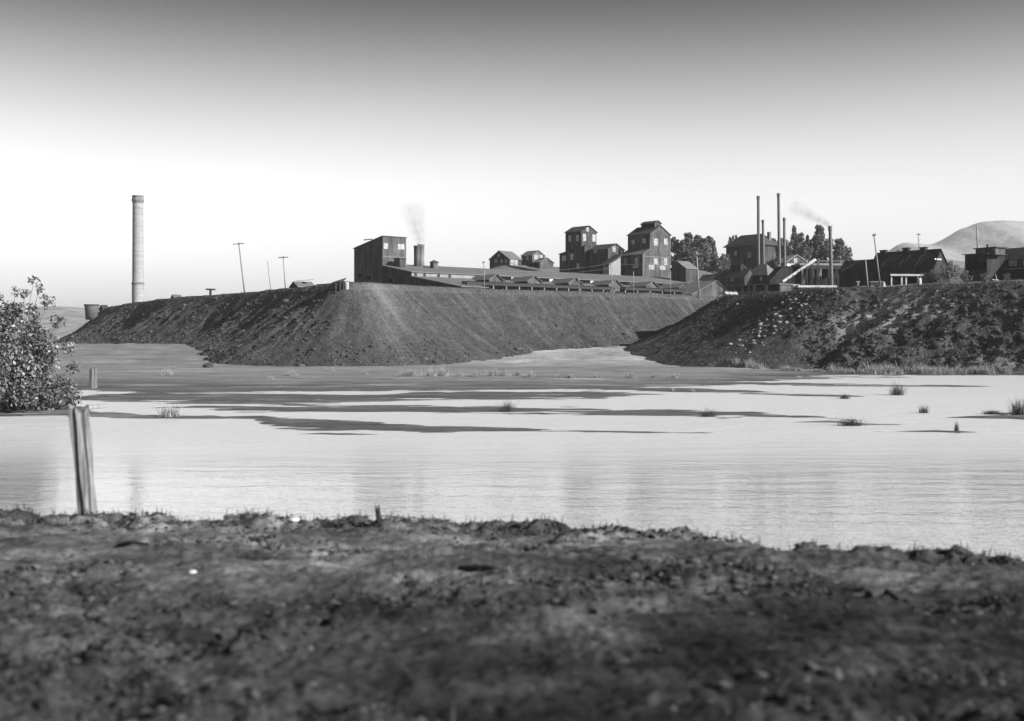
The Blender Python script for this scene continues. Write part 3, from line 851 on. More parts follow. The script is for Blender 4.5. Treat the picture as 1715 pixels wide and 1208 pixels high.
def limbs(m, base, top, r0, n, spread, rnd, zfrom=0.25):
    base, top = Vector(base), Vector(top)
    ends = []
    segs = 6; p = base.copy(); pts = [base]
    for i in range(1, segs + 1):
        q = base.lerp(top, i / segs) + Vector((rnd.uniform(-.03, .03), rnd.uniform(-.03, .03), 0)) * (top - base).length
        pts.append(q)
    for i in range(segs):
        m.tube(pts[i], pts[i + 1], r0 * (1 - i / (segs + 1)), r0 * (1 - (i + 1) / (segs + 1)), 7, False)
    for i in range(n):
        q = rnd.uniform(zfrom, 0.95); k = min(segs - 1, int(q * segs)); s = pts[k].lerp(pts[k + 1], q * segs - k)
        a = rnd.uniform(0, 6.28); l = spread * rnd.uniform(0.5, 1.0) * (1.25 - q)
        e = s + Vector((math.cos(a) * l, math.sin(a) * l, l * rnd.uniform(0.4, 1.0)))
        md = s.lerp(e, 0.5) + Vector((0, 0, -0.06 * l))
        m.tube(s, md, r0 * 0.35 * (1.1 - q), r0 * 0.25 * (1.1 - q), 5, False); m.tube(md, e, r0 * 0.25 * (1.1 - q), r0 * 0.08, 5, False)
        ends.append(e)
    return ends

def leafy_bush():
    D = 87.0
    c = P(20, 690, D)
    base = Vector((c.x, D, 0.0))
    t = thing("leafy_bush", "big leafy bush standing on the mud at the left edge of the pond", "bush", base)
    rnd = random.Random(5)
    m = MB(); cs, rs = [], []
    H = 9.3
    for i in range(13):
        a = rnd.uniform(0, 6.28); l = rnd.uniform(1.0, 4.4)
        top = Vector((math.cos(a) * l * 1.0, math.sin(a) * l * 0.8, H * rnd.uniform(0.5, 0.82) * (1.08 - 0.09 * l)))
        ends = limbs(m, (rnd.uniform(-.6, .6), rnd.uniform(-.6, .6), -0.3), top, 0.10, 9, 2.2, rnd, 0.15)
        for e in ends + [top]: cs.append(e); rs.append(rnd.uniform(0.5, 1.0))
    for e in [(1.6, 0, 9.6), (1.9, 0.2, 9.0), (1.1, -.3, 8.6), (2.6, 0, 8.0), (3.4, 0, 6.6), (4.1, 0, 4.6), (4.3, .4, 3.2), (4.0, -.5, 2.0), (-1, 0, 8.4), (0.2, 0, 8.8)]:
        m.tube((e[0] * 0.5, e[1], e[2] * 0.55), e, 0.035, 0.012, 5, False)
        cs.append(Vector(e)); rs.append(0.42 if e[2] > 8.3 else 0.6)
    for i in range(75):                                     # inner body of the crown
        a = rnd.uniform(0, 6.28); z = rnd.uniform(0.8, 7.6); l = 4.0 * math.sqrt(rnd.random()) * (1.05 - z / 13)
        cs.append(Vector((math.cos(a) * l - .4, math.sin(a) * l * .8, z))); rs.append(rnd.uniform(.6, 1.1))
    for i in range(60):                                     # skirt of low leaves
        a = rnd.uniform(0, 6.28); l = rnd.uniform(1.5, 4.6)
        cs.append(Vector((math.cos(a) * l, math.sin(a) * l * 0.8, rnd.uniform(0.35, 2.2)))); rs.append(rnd.uniform(0.4, 0.8))
    m.build("stem", M['bark'], t)
    leaf_cloud("foliage", np.array([tuple(x) for x in cs]), np.array(rs), 36000, 0.145, M['leaf_bush'], t, 21)
leafy_bush()

def tree_proto(kind, seed):
    """a 10 m tree centred on the origin: 'round' broadleaf, 'tall' poplar-like or 'cone' fir-like"""
    rnd = random.Random(seed)
    t = thing("broadleaf_tree", "x", "tree")
    m = MB(); cs, rs = [], []
    ends = limbs(m, (0, 0, -1.5), (0.2, 0, 8.8), 0.24, 26, {'round': 2.8, 'tall': 1.6, 'cone': 1.5}[kind], rnd, 0.18)
    for e in ends: cs.append(e); rs.append(rnd.uniform(0.4, 0.85) if kind == 'round' else rnd.uniform(0.35, 0.7))
    for i in range(110):
        z = rnd.uniform(0.8, 9.7); q = z / 10
        R = {'round': 3.4 * math.sqrt(max(0.05, 1 - ((q - 0.52) / 0.52) ** 2)), 'tall': 2.1 * max(0.12, 1.02 - q) ** 0.65 * min(1, 0.5 + q * 2), 'cone': 2.6 * (1.02 - q)}[kind]
        a = rnd.uniform(0, 6.28); l = R * rnd.uniform(0.3, 0.95)
        cs.append(Vector((math.cos(a) * l, math.sin(a) * l, z))); rs.append(rnd.uniform(0.3, 0.68) * (0.7 if kind == 'cone' and q > 0.7 else 1))
    m.build("trunk", M['bark'], t)
    leaf_cloud("crown", np.array([tuple(x) for x in cs]), np.array(rs), 11000, 0.2, M['leaf_tree'], t, seed + 40)
    return t
PROTO = {}
def tree(kind, px, ytop, wpx, D, label, group):
    x = (px - CX) / F * D
    zb = gz(x, D) - 0.3; zt = EYE + (HOR - ytop) / F * D
    h = (zt - zb) / 9.9; w = wpx / F * D / {'round': 5.6, 'tall': 3.3, 'cone': 3.9}[kind]
    loc = (x, D, zb); rz = random.uniform(0, 6.28)
    if kind not in PROTO:
        o = PROTO[kind] = tree_proto(kind, {'round': 3, 'tall': 8, 'cone': 14}[kind])
        o.location = loc; o.rotation_euler = (0, 0, rz); o.scale = (w, w, h); tag(o, label, "tree", group)
    else:
        o = copy_thing(PROTO[kind], loc, rz, (w, w, h), label, group)
    return o
TG = "trees behind the smelter buildings"
tree('round', 1130, 397, 30, 455, "bushy tree showing just beside the right wall of the tall tower with the roof monitor", TG)
tree('tall', 1153, 391, 28, 452, "highest peaked tree in the clump right of the tall tower", TG)
tree('tall', 1168, 395, 24, 458, "dark tree in the middle of the clump between tallest tower and hip-roofed house", TG)
tree('cone', 1143, 402, 28, 446, "low dark tree in front of the clump right of the tall tower", TG)
tree('tall', 1178, 400, 26, 449, "peaked tree in the clump above the pale-roofed gable shed", TG)
tree('tall', 1188, 397, 22, 455, "slim tree at the right edge of the clump beside the gap of sky", TG)
tree('round', 1215, 424, 16, 452, "small tree touching the left wall of the big hip-roofed house", TG)
tree('round', 1228, 393, 18, 480, "treetop peeking over the left end of the hip roof", TG)
tree('round', 1296, 396, 34, 466, "dark rounded tree behind the tall iron stacks, right of the hip roof", TG)
tree('cone', 1330, 378, 26, 462, "pointed fir-like tree, the highest behind the stacks", TG)
tree('round', 1318, 398, 30, 458, "dark tree filling the gap right of the tallest iron stack", TG)
tree('cone', 1352, 394, 20, 460, "small pointed tree between two taller trees behind the smelter", TG)
tree('tall', 1372, 379, 28, 456, "tall feathery tree just left of the smoking iron stack", TG)
tree('tall', 1362, 400, 24, 464, "lower tree leaning against the tall feathery one left of the smoking stack", TG)
tree('tall', 1406, 401, 30, 452, "tapering tree standing right of the smoking iron stack", TG)
tree('round', 1420, 411, 16, 460, "low outer tree at the right end of the row, above the dark shed roof", TG)

tree('cone', 1284, 404, 20, 470, "narrow dark tree right behind the chimney of the big hip-roofed house", TG)
tree('tall', 1340, 392, 26, 468, "tall dark tree filling in right of the pointed fir-like one", TG)
tree('round', 1382, 398, 30, 466, "broad tree behind the shaft of the smoking iron stack", TG)
tree('round', 1345, 408, 34, 450, "low bushy tree over the ridge of the small white-trimmed gable house", TG)
tree('round', 1160, 412, 34, 444, "low broad bush-like tree at the front of the clump right of the tallest tower", TG)
tree('cone', 1196, 403, 16, 450, "small pointed tree at the right tip of the clump before the gap", TG)
tree('round', 1209, 428, 18, 446, "little bushy tree in the gap left of the hip-roofed house", TG)
# grass tufts
def tuft_proto(n, hgt, spread, mat, seed):
    global rng
    p = np.c_[rng.normal(0, spread, n), rng.normal(0, spread, n), np.zeros(n) - 0.05]
    me = blades(n, p, hgt * rng.uniform(.45, 1.15, n), 0.028, rng.beta(2, 2, n), "grass_tuft", mat, 1.25)
    me.materials.append(mat)
    return me
TUFT = {'pale': [tuft_proto(300, 1.0, 0.36, M['grass_pale'], k) for k in range(3)], 'dark': [tuft_proto(320, 1.0, 0.32, M['grass_dark'], k) for k in range(3)]}
def tuft(px, py, hpx, wpx, tone, label, group, D=None, z=None):
    D = D or 10000.0 / (py - HOR)
    x = (px - CX) / F * D
    zz = max(0.0, fz(x, D)) if z is None else z
    o = bpy.data.objects.new("grass_tuft", random.choice(TUFT[tone])); COL.objects.link(o)
    h = hpx / F * D; w = wpx / F * D
    o.location = (x, D, zz); o.scale = (w / 1.5, w / 1.5, h); o.rotation_euler = (0, 0, random.uniform(0, 6.28))
    return tag(o, label, "grass tuft", group)
WG = "grass tufts standing in the pond"
for a in [(1503, 662, 24, 26, 'dark', "tallest dark tuft out in the bright water, below the right slag heap"),
          (1415, 668, 10, 18, 'dark', "small dark tuft in the water left of the tallest tuft"),
          (1547, 692, 16, 16, 'dark', "sparse thin tuft in the water right of and below the tallest tuft"),
          (1602, 724, 20, 8, 'dark', "dark upright clump nearest the viewer on the right of the pond"),
          (1706, 700, 34, 30, 'dark', "big dark spiky tuft at the right edge of the pond"),
          (1425, 713, 16, 38, 'dark', "wide low dark clump at the right tip of the long mud bar"),
          (1662, 694, 8, 30, 'dark', "flat dark clump in the water left of the big spiky tuft"),
          (850, 690, 22, 26, 'dark', "dark tuft on the long mud bar in the middle of the pond"),
          (1187, 698, 16, 30, 'dark', "ragged tuft on the right half of the long mud bar"),
          (285, 700, 24, 34, 'pale', "pale tuft in the shallows right of the fence post top"),
          (1126, 656, 10, 8, 'pale', "small pale tuft at the left end of a thin mud bar"),
          (1160, 657, 9, 8, 'pale', "small pale tuft on a thin mud bar, right of its twin")]:
    tuft(*a, WG)
SG = "pale grass tufts on the far shore"
for px, py, h, w in [(280, 632, 14, 16), (490, 634, 12, 18), (555, 627, 9, 14), (610, 632, 9, 14), (455, 640, 8, 12), (678, 634, 15, 16), (692, 634, 17, 18), (722, 635, 20, 18), (742, 634, 22, 20),
                     (770, 634, 10, 14), (798, 634, 14, 16), (828, 634, 17, 18), (846, 634, 13, 18), (868, 633, 12, 16), (890, 634, 12, 14), (936, 637, 8, 14), (955, 637, 10, 18), (1000, 637, 9, 14), (1058, 637, 12, 16), (1098, 636, 10, 14), (1130, 636, 10, 14)]:
    tuft(px, py, h, w, 'pale', "pale dry grass tuft on the grey shore below the left slag heap", SG)
EG = "dry grass clumps along the foot of the right slag heap"
for i in range(46):
    px = 1165 + 560 * random.random() ** 0.8
    py = np.interp(px, [1170, 1200, 1300, 1450, 1715], [614, 615, 623, 629, 629]) - random.uniform(0, 2.5)
    D = np.interp(px, [1170, 1200, 1300, 1450, 1715], [252, 240, 212, 196, 191]) - random.uniform(0, 4)
    x = (px - CX) / F * D
    tuft(px, py, 8 + 17 * random.random() ** 1.6, random.uniform(12, 34), 'pale', "pale dry grass clump at the foot of the right slag heap", EG, D=D, z=max(0, fz(x, D)))

# weeds over the right slag heap and rubble on the slopes: uncountable
def slope_points(G, n, tmin, seed, filt=None):
    X, Y, Z = G
    r = np.random.default_rng(seed)
    i = r.integers(tmin, X.shape[0] - 1, n * 3); j = r.integers(0, X.shape[1] - 1, n * 3)
    p = np.stack([X[i, j], Y[i, j], Z[i, j]], 1)
    p[:, :2] += r.normal(0, 0.15, (len(p), 2))
    if filt is not None: p = p[filt(p)]
    return p[:n]
wp = slope_points(G2, 22000, 4, 1, lambda p: (p[:, 0] > 40) & (p[:, 0] < 125) & (fbm(p[:, 0] / 5, p[:, 1] / 3, 3, 131) + 0.25 * sstep(50, 75, p[:, 0]) - 0.8 * np.exp(-((p[:, 0] - 70) / 4) ** 2) * (p[:, 2] > 8) > 0.05))
tag(link_mesh("slope_weeds", blades(len(wp), wp - np.array([0, 0, 0.05]), 0.55, 0.085, rng.beta(1.1, 2.6, len(wp)), "slope_weeds", None, 1.2), M['weed']), kind="stuff")
rp = slope_points(G1, 9000, 8, 2, lambda p: (fbm(p[:, 0] / 6, p[:, 1] / 6, 3, 133) + 0.75 * sstep(11, 1, p[:, 2]) + 0.55 * sstep(-30, -50, p[:, 0]) > 0.5))
M['slag_rubble'] = leaf_mat("slag_rubble", 0.025, 0.10, 0.95)
tag(clods(len(rp), rp, rng.gamma(2.0, 0.085, len(rp)) + 0.06, rng.beta(1.5, 2.5, len(rp)), "slag_rubble", M['slag_rubble'], 0.8), kind="stuff")
rp = slope_points(G2, 6000, 8, 6, lambda p: (p[:, 0] > 56 + 4 * fbm(p[:, 0] / 3, p[:, 1] / 3, 2, 141)) & (p[:, 0] < 130))
tag(clods(len(rp), rp, rng.gamma(2.0, 0.09, len(rp)) + 0.06, rng.beta(1.2, 2.5, len(rp)), "slag_rubble", M['slag_rubble'], 0.8), kind="stuff")

# pale blocks spilled over the right heap
def on_heap(G, px, py):
    X, Y, Z = G
    PX, PY = px_of(X, Y), py_of(Y, Z)
    q = (PX - px) ** 2 + (PY - py) ** 2 + (Y > np.median(Y) + 120) * 1e6
    q[:8] = 1e9
    k = np.unravel_index(np.argmin(q), q.shape)
    return X[k], Y[k], Z[k]
RG = "pale slag blocks spilled down the right heap"
spill = [(1332, 503, 6), (1300, 529, 7), (1305, 541, 7), (1318, 543, 8), (1296, 549, 6), (1337, 532, 5), (1349, 532, 5), (1274, 545, 6), (1262, 578, 6), (1232, 593, 6), (1235, 511, 6), (1689, 500, 0)]
rr = random.Random(9)
for i in range(66):
    q = rr.random()
    px = 1340 - 115 * q + rr.gauss(0, 13); py = 503 + 88 * q + rr.gauss(0, 8)
    spill.append((px, py, rr.choice([2.8, 3.2, 4.0, 5.0, 5.8])))
for i, (px, py, s) in enumerate(spill):
    if not s: continue
    x, y, z = on_heap(G2, px, py)
    big = s >= 6
    stone("large pale slag block among the spill on the right heap" if big else "small pale slag block among the spill on the right heap", (x, y, z + 0.25 * s / F * y), s / F * y * 0.6, M['rock'], name="slag_block", cat="rock",
          flat=0.7, group=RG, seed=i + 10, rot=rr.uniform(0, 6))
for k, (px, py, s) in enumerate([(1571, 526, 6), (1592, 514, 5), (1568, 488, 5), (1604, 505, 4)]):
    x, y, z = on_heap(G2, px, py)
    stone(["bright block lying alone in the middle of the right heap face", "pale block just right of and above the brightest lone block", "pale block near the crest of the right heap, below the shrub", "small pale block on the upper right heap, right of the others"][k],
          (x, y, z + 0.1), s / F * y * 0.6, M['rock'], name="slag_block", cat="rock", flat=0.5, seed=k + 200)

# ------------------------------------------------------------------ buildings
class Bld:
    """local frame: origin at the near corner on the ground, x along the right-hand face, y along the left-hand face, z up"""
    def __init__(s, name, label, cat, px, D, th, group=None, zb=None):
        s.X, s.Y = (px - CX) / F * D, D
        s.th = math.radians(th)
        s.u = (math.cos(s.th), math.sin(s.th)); s.v = (-math.sin(s.th), math.cos(s.th))
        s.zb = (gz(s.X, s.Y) - 1.0) if zb is None else zb
        s.T = thing(name, label, cat, (s.X, s.Y, s.zb), s.th, group)
    def w(s, x, y): return s.X + x * s.u[0] + y * s.v[0], s.Y + x * s.u[1] + y * s.v[1]
    def lx(s, px, y=0.0):
        X, Y = s.w(0, y); a = (px - CX) / F
        return (a * Y - X) / (s.u[0] - a * s.u[1])
    def ly(s, px, x=0.0):
        X, Y = s.w(x, 0); a = (px - CX) / F
        return (a * Y - X) / (s.v[0] - a * s.v[1])
    def z(s, py, x=0.0, y=0.0):
        return EYE + (HOR - py) / F * s.w(x, y)[1] - s.zb
    def part(s, name, m, mat, parent=None): return m.build(name, mat, parent or s.T)
    def gable_y(s, x0, x1, y0, y1, h, rise, wall, roof, ov=0.35, z0=0.0, apex=0.5, wname="wall", rname="roof"):
        """ridge along y, gable ends on the faces y0 (right-hand face) and y1"""
        xa = x0 + (x1 - x0) * apex
        s.part(wname, MB().prism('y', [(x0, z0), (x1, z0), (x1, h), (xa, h + rise), (x0, h)], y0, y1), wall)
        m = MB(); t = 0.14
        for xe, sgn in ((x0, -1), (x1, 1)):
            k = rise / abs(xa - xe); xo = xe + sgn * ov; zo = h - k * ov
            m.prism('y', [(xo, zo + .004), (xa, h + rise + .004), (xa, h + rise + t), (xo, zo + t)], y0 - ov, y1 + ov)
        return s.part(rname, m, roof)
    def gable_x(s, x0, x1, y0, y1, h, rise, wall, roof, ov=0.35, z0=0.0, apex=0.5, wname="wall", rname="roof"):
        """ridge along x, gable ends on the faces x0 (left-hand face) and x1"""
        ya = y0 + (y1 - y0) * apex
        s.part(wname, MB().prism('x', [(y0, z0), (y1, z0), (y1, h), (ya, h + rise), (y0, h)], x0, x1), wall)
        m = MB(); t = 0.14
        for ye, sgn in ((y0, -1), (y1, 1)):
            k = rise / abs(ya - ye); yo = ye + sgn * ov; zo = h - k * ov
            m.prism('x', [(yo, zo + .004), (ya, h + rise + .004), (ya, h + rise + t), (yo, zo + t)], x0 - ov, x1 + ov)
        return s.part(rname, m, roof)
    def mono_y(s, x0, x1, y0, y1, h0, h1, wall, roof, ov=0.3, z0=0.0, wname="wall", rname="roof"):
        s.part(wname, MB().prism('x', [(y0, z0), (y1, z0), (y1, h1), (y0, h0)], x0, x1), wall)
        k = (h1 - h0) / (y1 - y0)
        return s.part(rname, MB().prism('x', [(y0 - ov, h0 - k * ov + .004), (y1 + ov, h1 + k * ov + .004), (y1 + ov, h1 + k * ov + .14), (y0 - ov, h0 - k * ov + .14)], x0 - ov, x1 + ov), roof)
    def mono_x(s, x0, x1, y0, y1, h0, h1, wall, roof, ov=0.3, z0=0.0, wname="wall", rname="roof", ovx1=None):
        s.part(wname, MB().prism('y', [(x0, z0), (x1, z0), (x1, h1), (x0, h0)], y0, y1), wall)
        k = (h1 - h0) / (x1 - x0); o1 = ov if ovx1 is None else ovx1
        return s.part(rname, MB().prism('y', [(x0 - ov, h0 - k * ov + .004), (x1 + o1, h1 + k * o1 + .004), (x1 + o1, h1 + k * o1 + .14), (x0 - ov, h0 - k * ov + .14)], y0 - ov, y1 + ov), roof)
    def hip(s, x0, x1, y0, y1, h, rise, wall, roof, ov=0.6, inset=0.5, z0=0.0):
        s.part("wall", MB().box(x0, x1, y0, y1, z0, h), wall)
        X0, X1, Y0, Y1 = x0 - ov, x1 + ov, y0 - ov, y1 + ov
        hx = (X1 - X0) / 2; hy = (Y1 - Y0) / 2; q = min(hx, hy) * inset * 2
        zt = h + rise
        if hy >= hx: r0, r1 = ((X0 + X1) / 2, Y0 + q, zt), ((X0 + X1) / 2, Y1 - q, zt)
        else: r0, r1 = (X0 + q, (Y0 + Y1) / 2, zt), (X1 - q, (Y0 + Y1) / 2, zt)
        m = MB(); n = 0
        m.v = [(X0, Y0, h + .004), (X1, Y0, h + .004), (X1, Y1, h + .004), (X0, Y1, h + .004), (X0, Y0, h + .16), (X1, Y0, h + .16), (X1, Y1, h + .16), (X0, Y1, h + .16), r0, r1]
        m.f = [(0, 3, 2, 1), (0, 1, 5, 4), (1, 2, 6, 5), (2, 3, 7, 6), (3, 0, 4, 7)]
        if hy >= hx: m.f += [(4, 5, 8), (5, 6, 9, 8), (6, 7, 9), (7, 4, 8, 9)]
        else: m.f += [(4, 5, 9, 8), (5, 6, 9), (6, 7, 8, 9), (7, 4, 8)]
        return s.part("roof", m, roof)
    def win(s, face, px0, px1, py0, py1, off=0.0, mat=None, label=None, cross=True):
        """a window under photo pixels; face 'R' is the plane y=off, face 'L' the plane x=off"""
        if face == 'R':
            a0, a1 = s.lx(px0, off), s.lx(px1, off); xm = (a0 + a1) / 2; z1, z0 = s.z(py0, xm, off), s.z(py1, xm, off)
        else:
            a0, a1 = s.ly(px1, off), s.ly(px0, off); ym = (a0 + a1) / 2; z1, z0 = s.z(py0, off, ym), s.z(py1, off, ym)
        fr, pn = MB(), MB(); t = 0.09
        def bx(m, p0, p1, q0, q1, d0, d1):
            if face == 'R': m.box(p0, p1, off - d1, off - d0, q0, q1)
            else: m.box(off - d1, off - d0, p0, p1, q0, q1)
        bx(fr, a0, a0 + t, z0, z1, -.05, .07); bx(fr, a1 - t, a1, z0, z1, -.05, .07)
        bx(fr, a0 + t, a1 - t, z0, z0 + t, -.05, .07); bx(fr, a0 + t, a1 - t, z1 - t, z1, -.05, .07)
        if cross: bx(fr, a0 + t, a1 - t, (z0 + z1) / 2 - .03, (z0 + z1) / 2 + .03, -.05, .06)
        f = s.part("window", fr, M['trim'])
        bx(pn, a0 + t, a1 - t, z0 + t, z1 - t, -.04, .03)
        s.part("pane", pn, mat or M['glass'], f)
        if label: f['label'] = label
        return f
    def opening(s, face, px0, px1, py0, py1, off=0.0, name="doorway", mat=None):
        if face == 'R':
            a0, a1 = s.lx(px0, off), s.lx(px1, off); xm = (a0 + a1) / 2; z1, z0 = s.z(py0, xm, off), s.z(py1, xm, off)
            m = MB().box(a0, a1, off - .04, off + .02, z0, z1)
        else:
            a0, a1 = s.ly(px1, off), s.ly(px0, off); ym = (a0 + a1) / 2; z1, z0 = s.z(py0, off, ym), s.z(py1, off, ym)
            m = MB().box(off - .04, off + .02, a0, a1, z0, z1)
        return s.part(name, m, mat or M['hole'])

# -- head house on the left of the works
b = Bld("head_house", "tall dark boxy mill building with sloping roof at the left end of the works", "mill building", 640.5, 318, 39)
L, W = b.lx(680), b.ly(593)
b.mono_y(0, L, 0, W, b.z(396), b.z(416.5, 0, W), M['siding_mid'], M['roof_dark'], 0.25)
b.win('R', 642.5, 649.5, 407.5, 417); b.win('R', 666, 671.5, 409, 418); b.win('R', 671.8, 677, 409, 418)
for q in ((599.5, 605, 458.5, 464.5), (615.5, 621, 463, 468.5)): b.opening('L', *q, name="hatch")
m = MB(); ym = b.ly(618)
m.beam((-1.6, ym, b.z(402.5, 0, ym)), (1.0, ym, b.z(400.5, 0, ym)), 0.35, 0.3)
b.part("hoist_beam", m, M['timber_dark'])
HB = b
b.part("belt_board", MB().box(.1, L - .1, -.06, -.01, b.z(430), b.z(430) + .2), M['trim_dim'])
b.part("corner_board", MB().box(L - .2, L + .05, -.07, .1, 0, b.z(398)), M['trim_dim'])
# -- long furnace building running back to the right
b = Bld("furnace_building", "very long low furnace building with white clerestory, running right from the tall mill building", "furnace building", 640.5, 318, 39)
xe = b.lx(1192, -6)
W1 = -b.ly(689.5); W2 = -b.ly(773)
zr0, ze = b.z(445), b.z(455.8, 0, -W1)
k = (zr0 - ze) / W1
xs = L + 0.05                                             # starts clear of the head house
m = MB().prism('x', [(-W1 + .3, 0), (-.05, 0), (-.05, zr0 - .05), (-W1 + .3, ze)], -.02, xe)
m.prism('x', [(-.05, 0), (4.5, 0), (4.5, zr0 + k * 4.5), (-.05, zr0 - .05)], xs, xe)
b.part("wall", m, M['siding'])
m = MB().prism('x', [(-W1 - .3, ze - k * .3), (-.06, zr0 - .012), (-.06, zr0 + .15), (-W1 - .3, ze - k * .3 + .16)], -.35, xs + .3)
m.prism('x', [(-W1 - .3, ze - k * .3), (4.6, zr0 + k * 4.6), (4.6, zr0 + k * 4.6 + .16), (-W1 - .3, ze - k * .3 + .16)], xs + .3, xe + .4)
m.prism('x', [(4.6, zr0 + k * 4.6), (12.5, zr0 - 1.0), (12.5, zr0 - .85), (4.6, zr0 + k * 4.6 + .16)], xs + .3, xe + .4)
b.part("roof", m, M['roof'])
z_cl = b.z(463, 0, -W1)                                   # top of the lean-to roof
xcl = b.lx(800, -W1 + .3)
m = MB()
m.box(.1, xcl, -W1 + .1, -W1 + .32, z_cl - .1, ze - .15)
cw = b.part("clerestory", m, M['timber'])
for q in (696.5, 711.5, 735, 753.5):
    x = b.lx(q, -W1); 
    b.part("clerestory_post", MB().box(x - .35, x + .35, -W1 - .05, -W1 + .08, z_cl - .1, ze - .1), M['timber_dark'])
# lean-to
zl = b.z(480.5, 0, -W2)
kk = (z_cl - zl) / (W2 - W1)
x1 = b.lx(792, -W2 + 6)
W3 = W1 + 14.0; k2 = 0.215
m = MB().prism('x', [(-W2, 0), (-W1 + .1, 0), (-W1 + .1, z_cl - .05), (-W2, zl)], .0, x1)
m.prism('x', [(-W3, 0), (-W1 + .1, 0), (-W1 + .1, z_cl - .05), (-W3, z_cl - k2 * (W3 - W1))], x1, xe)
b.part("lean_to_wall", m, M['siding'])
m = MB().prism('x', [(-W2 - .3, zl - kk * .3 + .01), (-W1 + .2, z_cl + .01), (-W1 + .2, z_cl + .13), (-W2 - .3, zl - kk * .3 + .14)], -.3, x1 + .3)
zz3 = z_cl - k2 * (W3 - W1)
m.prism('x', [(-W3 - .3, zz3 - k2 * .3 + .01), (-W1 + .2, z_cl + .01), (-W1 + .2, z_cl + .13), (-W3 - .3, zz3 - k2 * .3 + .14)], x1 + .3, xe + .3)
b.part("lean_to_roof", m, M['roof'])
b.opening('L', 651, 656.5, 467, 473, 0.0, name="hatch")
# gabled wings with open dark sides
yf, yb = -W1 - 9.0, -W1 - .2
for apx in (831, 895, 963.5, 1030.5, 1092.5, 1147):
    xa = b.lx(apx, yf); D_ = b.w(xa, yf)[1]
    hw = 11.5 / F * D_ / 0.78
    zt = min(b.z(np.interp(apx, [831, 895, 964, 1031, 1093, 1147], [456.5, 460, 463, 465.5, 469, 471]), xa, yf), ze - 0.35)
    zev = zt - 1.25; zbt = z_cl - k2 * 9 - .6
    m = MB().prism('y', [(xa - hw, zbt), (xa + hw, zbt), (xa + hw, zev), (xa, zt), (xa - hw, zev)], yf, yb)
    wg = b.part("wing", m, M['siding_mid'])
    m = MB()
    for sg in (-1, 1):
        m.prism('y', [(xa + sg * (hw + .35), zev - .35 * 1.25 / hw + .004), (xa, zt + .004), (xa, zt + .14), (xa + sg * (hw + .35), zev - .35 * 1.25 / hw + .14)], yf - .3, yb)
    b.part("wing_roof", m, M['roof'], wg)
    b.part("side_opening", MB().box(xa - hw - .05, xa - hw + .02, yf + .35, yb - .6, zbt + .75, zev - .06), M['hole'], wg)
    xr0, xr1, xr2 = b.lx(apx + 8, -W1), b.lx(apx + 25, -W1), b.lx(apx + 31, -W1)
    b.part("recess", MB().box(xr0, xr1, -W1 + .02, -W1 + .29, z_cl + .16, ze - .12), M['hole'])
    b.part("white_panel", MB().box(xr1 + .05, xr2, -W1 - .05, -W1 + .29, z_cl + .16, z_cl + .95), M['white'])
    b.part("eave_shade", MB().beam((xa + .1, yf - .33, zt + .02), (xa + hw + .5, yf - .33, zev - .5), .16, .34), M['timber_dark'], wg)  # dark strip standing in for the shadow under the right-hand eave
# small things on the roof belong to the building
x = b.lx(669, -3)
zr_ = lambda y: zr0 + k * y
m = MB().prism('y', [(x - .75, zr_(-4) - .1), (x + 1.05, zr_(-4) - .1), (x + 1.05, zr_(-2) + 2.1), (x - .75, zr_(-2) + 2.1)], -4.2, -1.6)
h = b.part("roof_hatch", m, M['siding_mid'])
b.part("lid", MB().box(x - 1.0, x + 1.3, -4.5, -1.4, zr_(-2) + 2.103, zr_(-2) + 2.28), M['roof_dark'], h)
for (px0, px1, yb_) in ((725.5, 734, -3.0),):
    xa, xb = b.lx(px0, yb_), b.lx(px1, yb_)
    z0, z1 = zr_(yb_) - .2, b.z(439.5, xa, yb_)
    v = b.part("roof_ventilator", MB().box(xa, xb, yb_, yb_ + 1.5, z0, z1), M['siding_mid'])
    m = MB(); ax, ay = (xa + xb) / 2, yb_ + .75
    m.v = [(xa - .3, yb_ - .3, z1 + .004), (xb + .3, yb_ - .3, z1 + .004), (xb + .3, yb_ + 1.8, z1 + .004), (xa - .3, yb_ + 1.8, z1 + .004), (ax, ay, z1 + .75)]
    m.f = [(0, 3, 2, 1), (0, 1, 4), (1, 2, 4), (2, 3, 4), (3, 0, 4)]
    b.part("cap", m, M['roof_dark'], v)
FB = b
# furnace stack standing through the roof
x = b.lx(701, 1.5); X_, Y_ = b.w(x, 1.5)
t = thing("furnace_stack", "short thick twin-flue furnace stack smoking behind the low roof right of the tall mill building", "chimney", (X_, Y_, b.zb + zr0 - 0.5), b.th)
zt = EYE + (HOR - 411) / F * Y_ - (b.zb + zr0 - .5)
m = MB(); m.lathe([(0.0, 0), (0.98, 0), (0.93, zt * .5), (0.96, zt * .93), (1.08, zt * .95), (1.08, zt - .15), (0.6, zt - .15), (0.6, zt - 1.5), (0, zt - 1.5)], 16, (-.35, 0.1)); m.build("flue", M['iron'], t, True)
m = MB(); m.lathe([(0.0, 0), (0.95, 0), (0.88, zt * .5), (0.88, zt * .96), (0.98, zt * .97), (0.98, zt + .25), (0.55, zt + .25), (0.55, zt - 1.3), (0, zt - 1.3)], 16, (0.62, -.35)); m.build("flue", M['brickstack'], t, True)

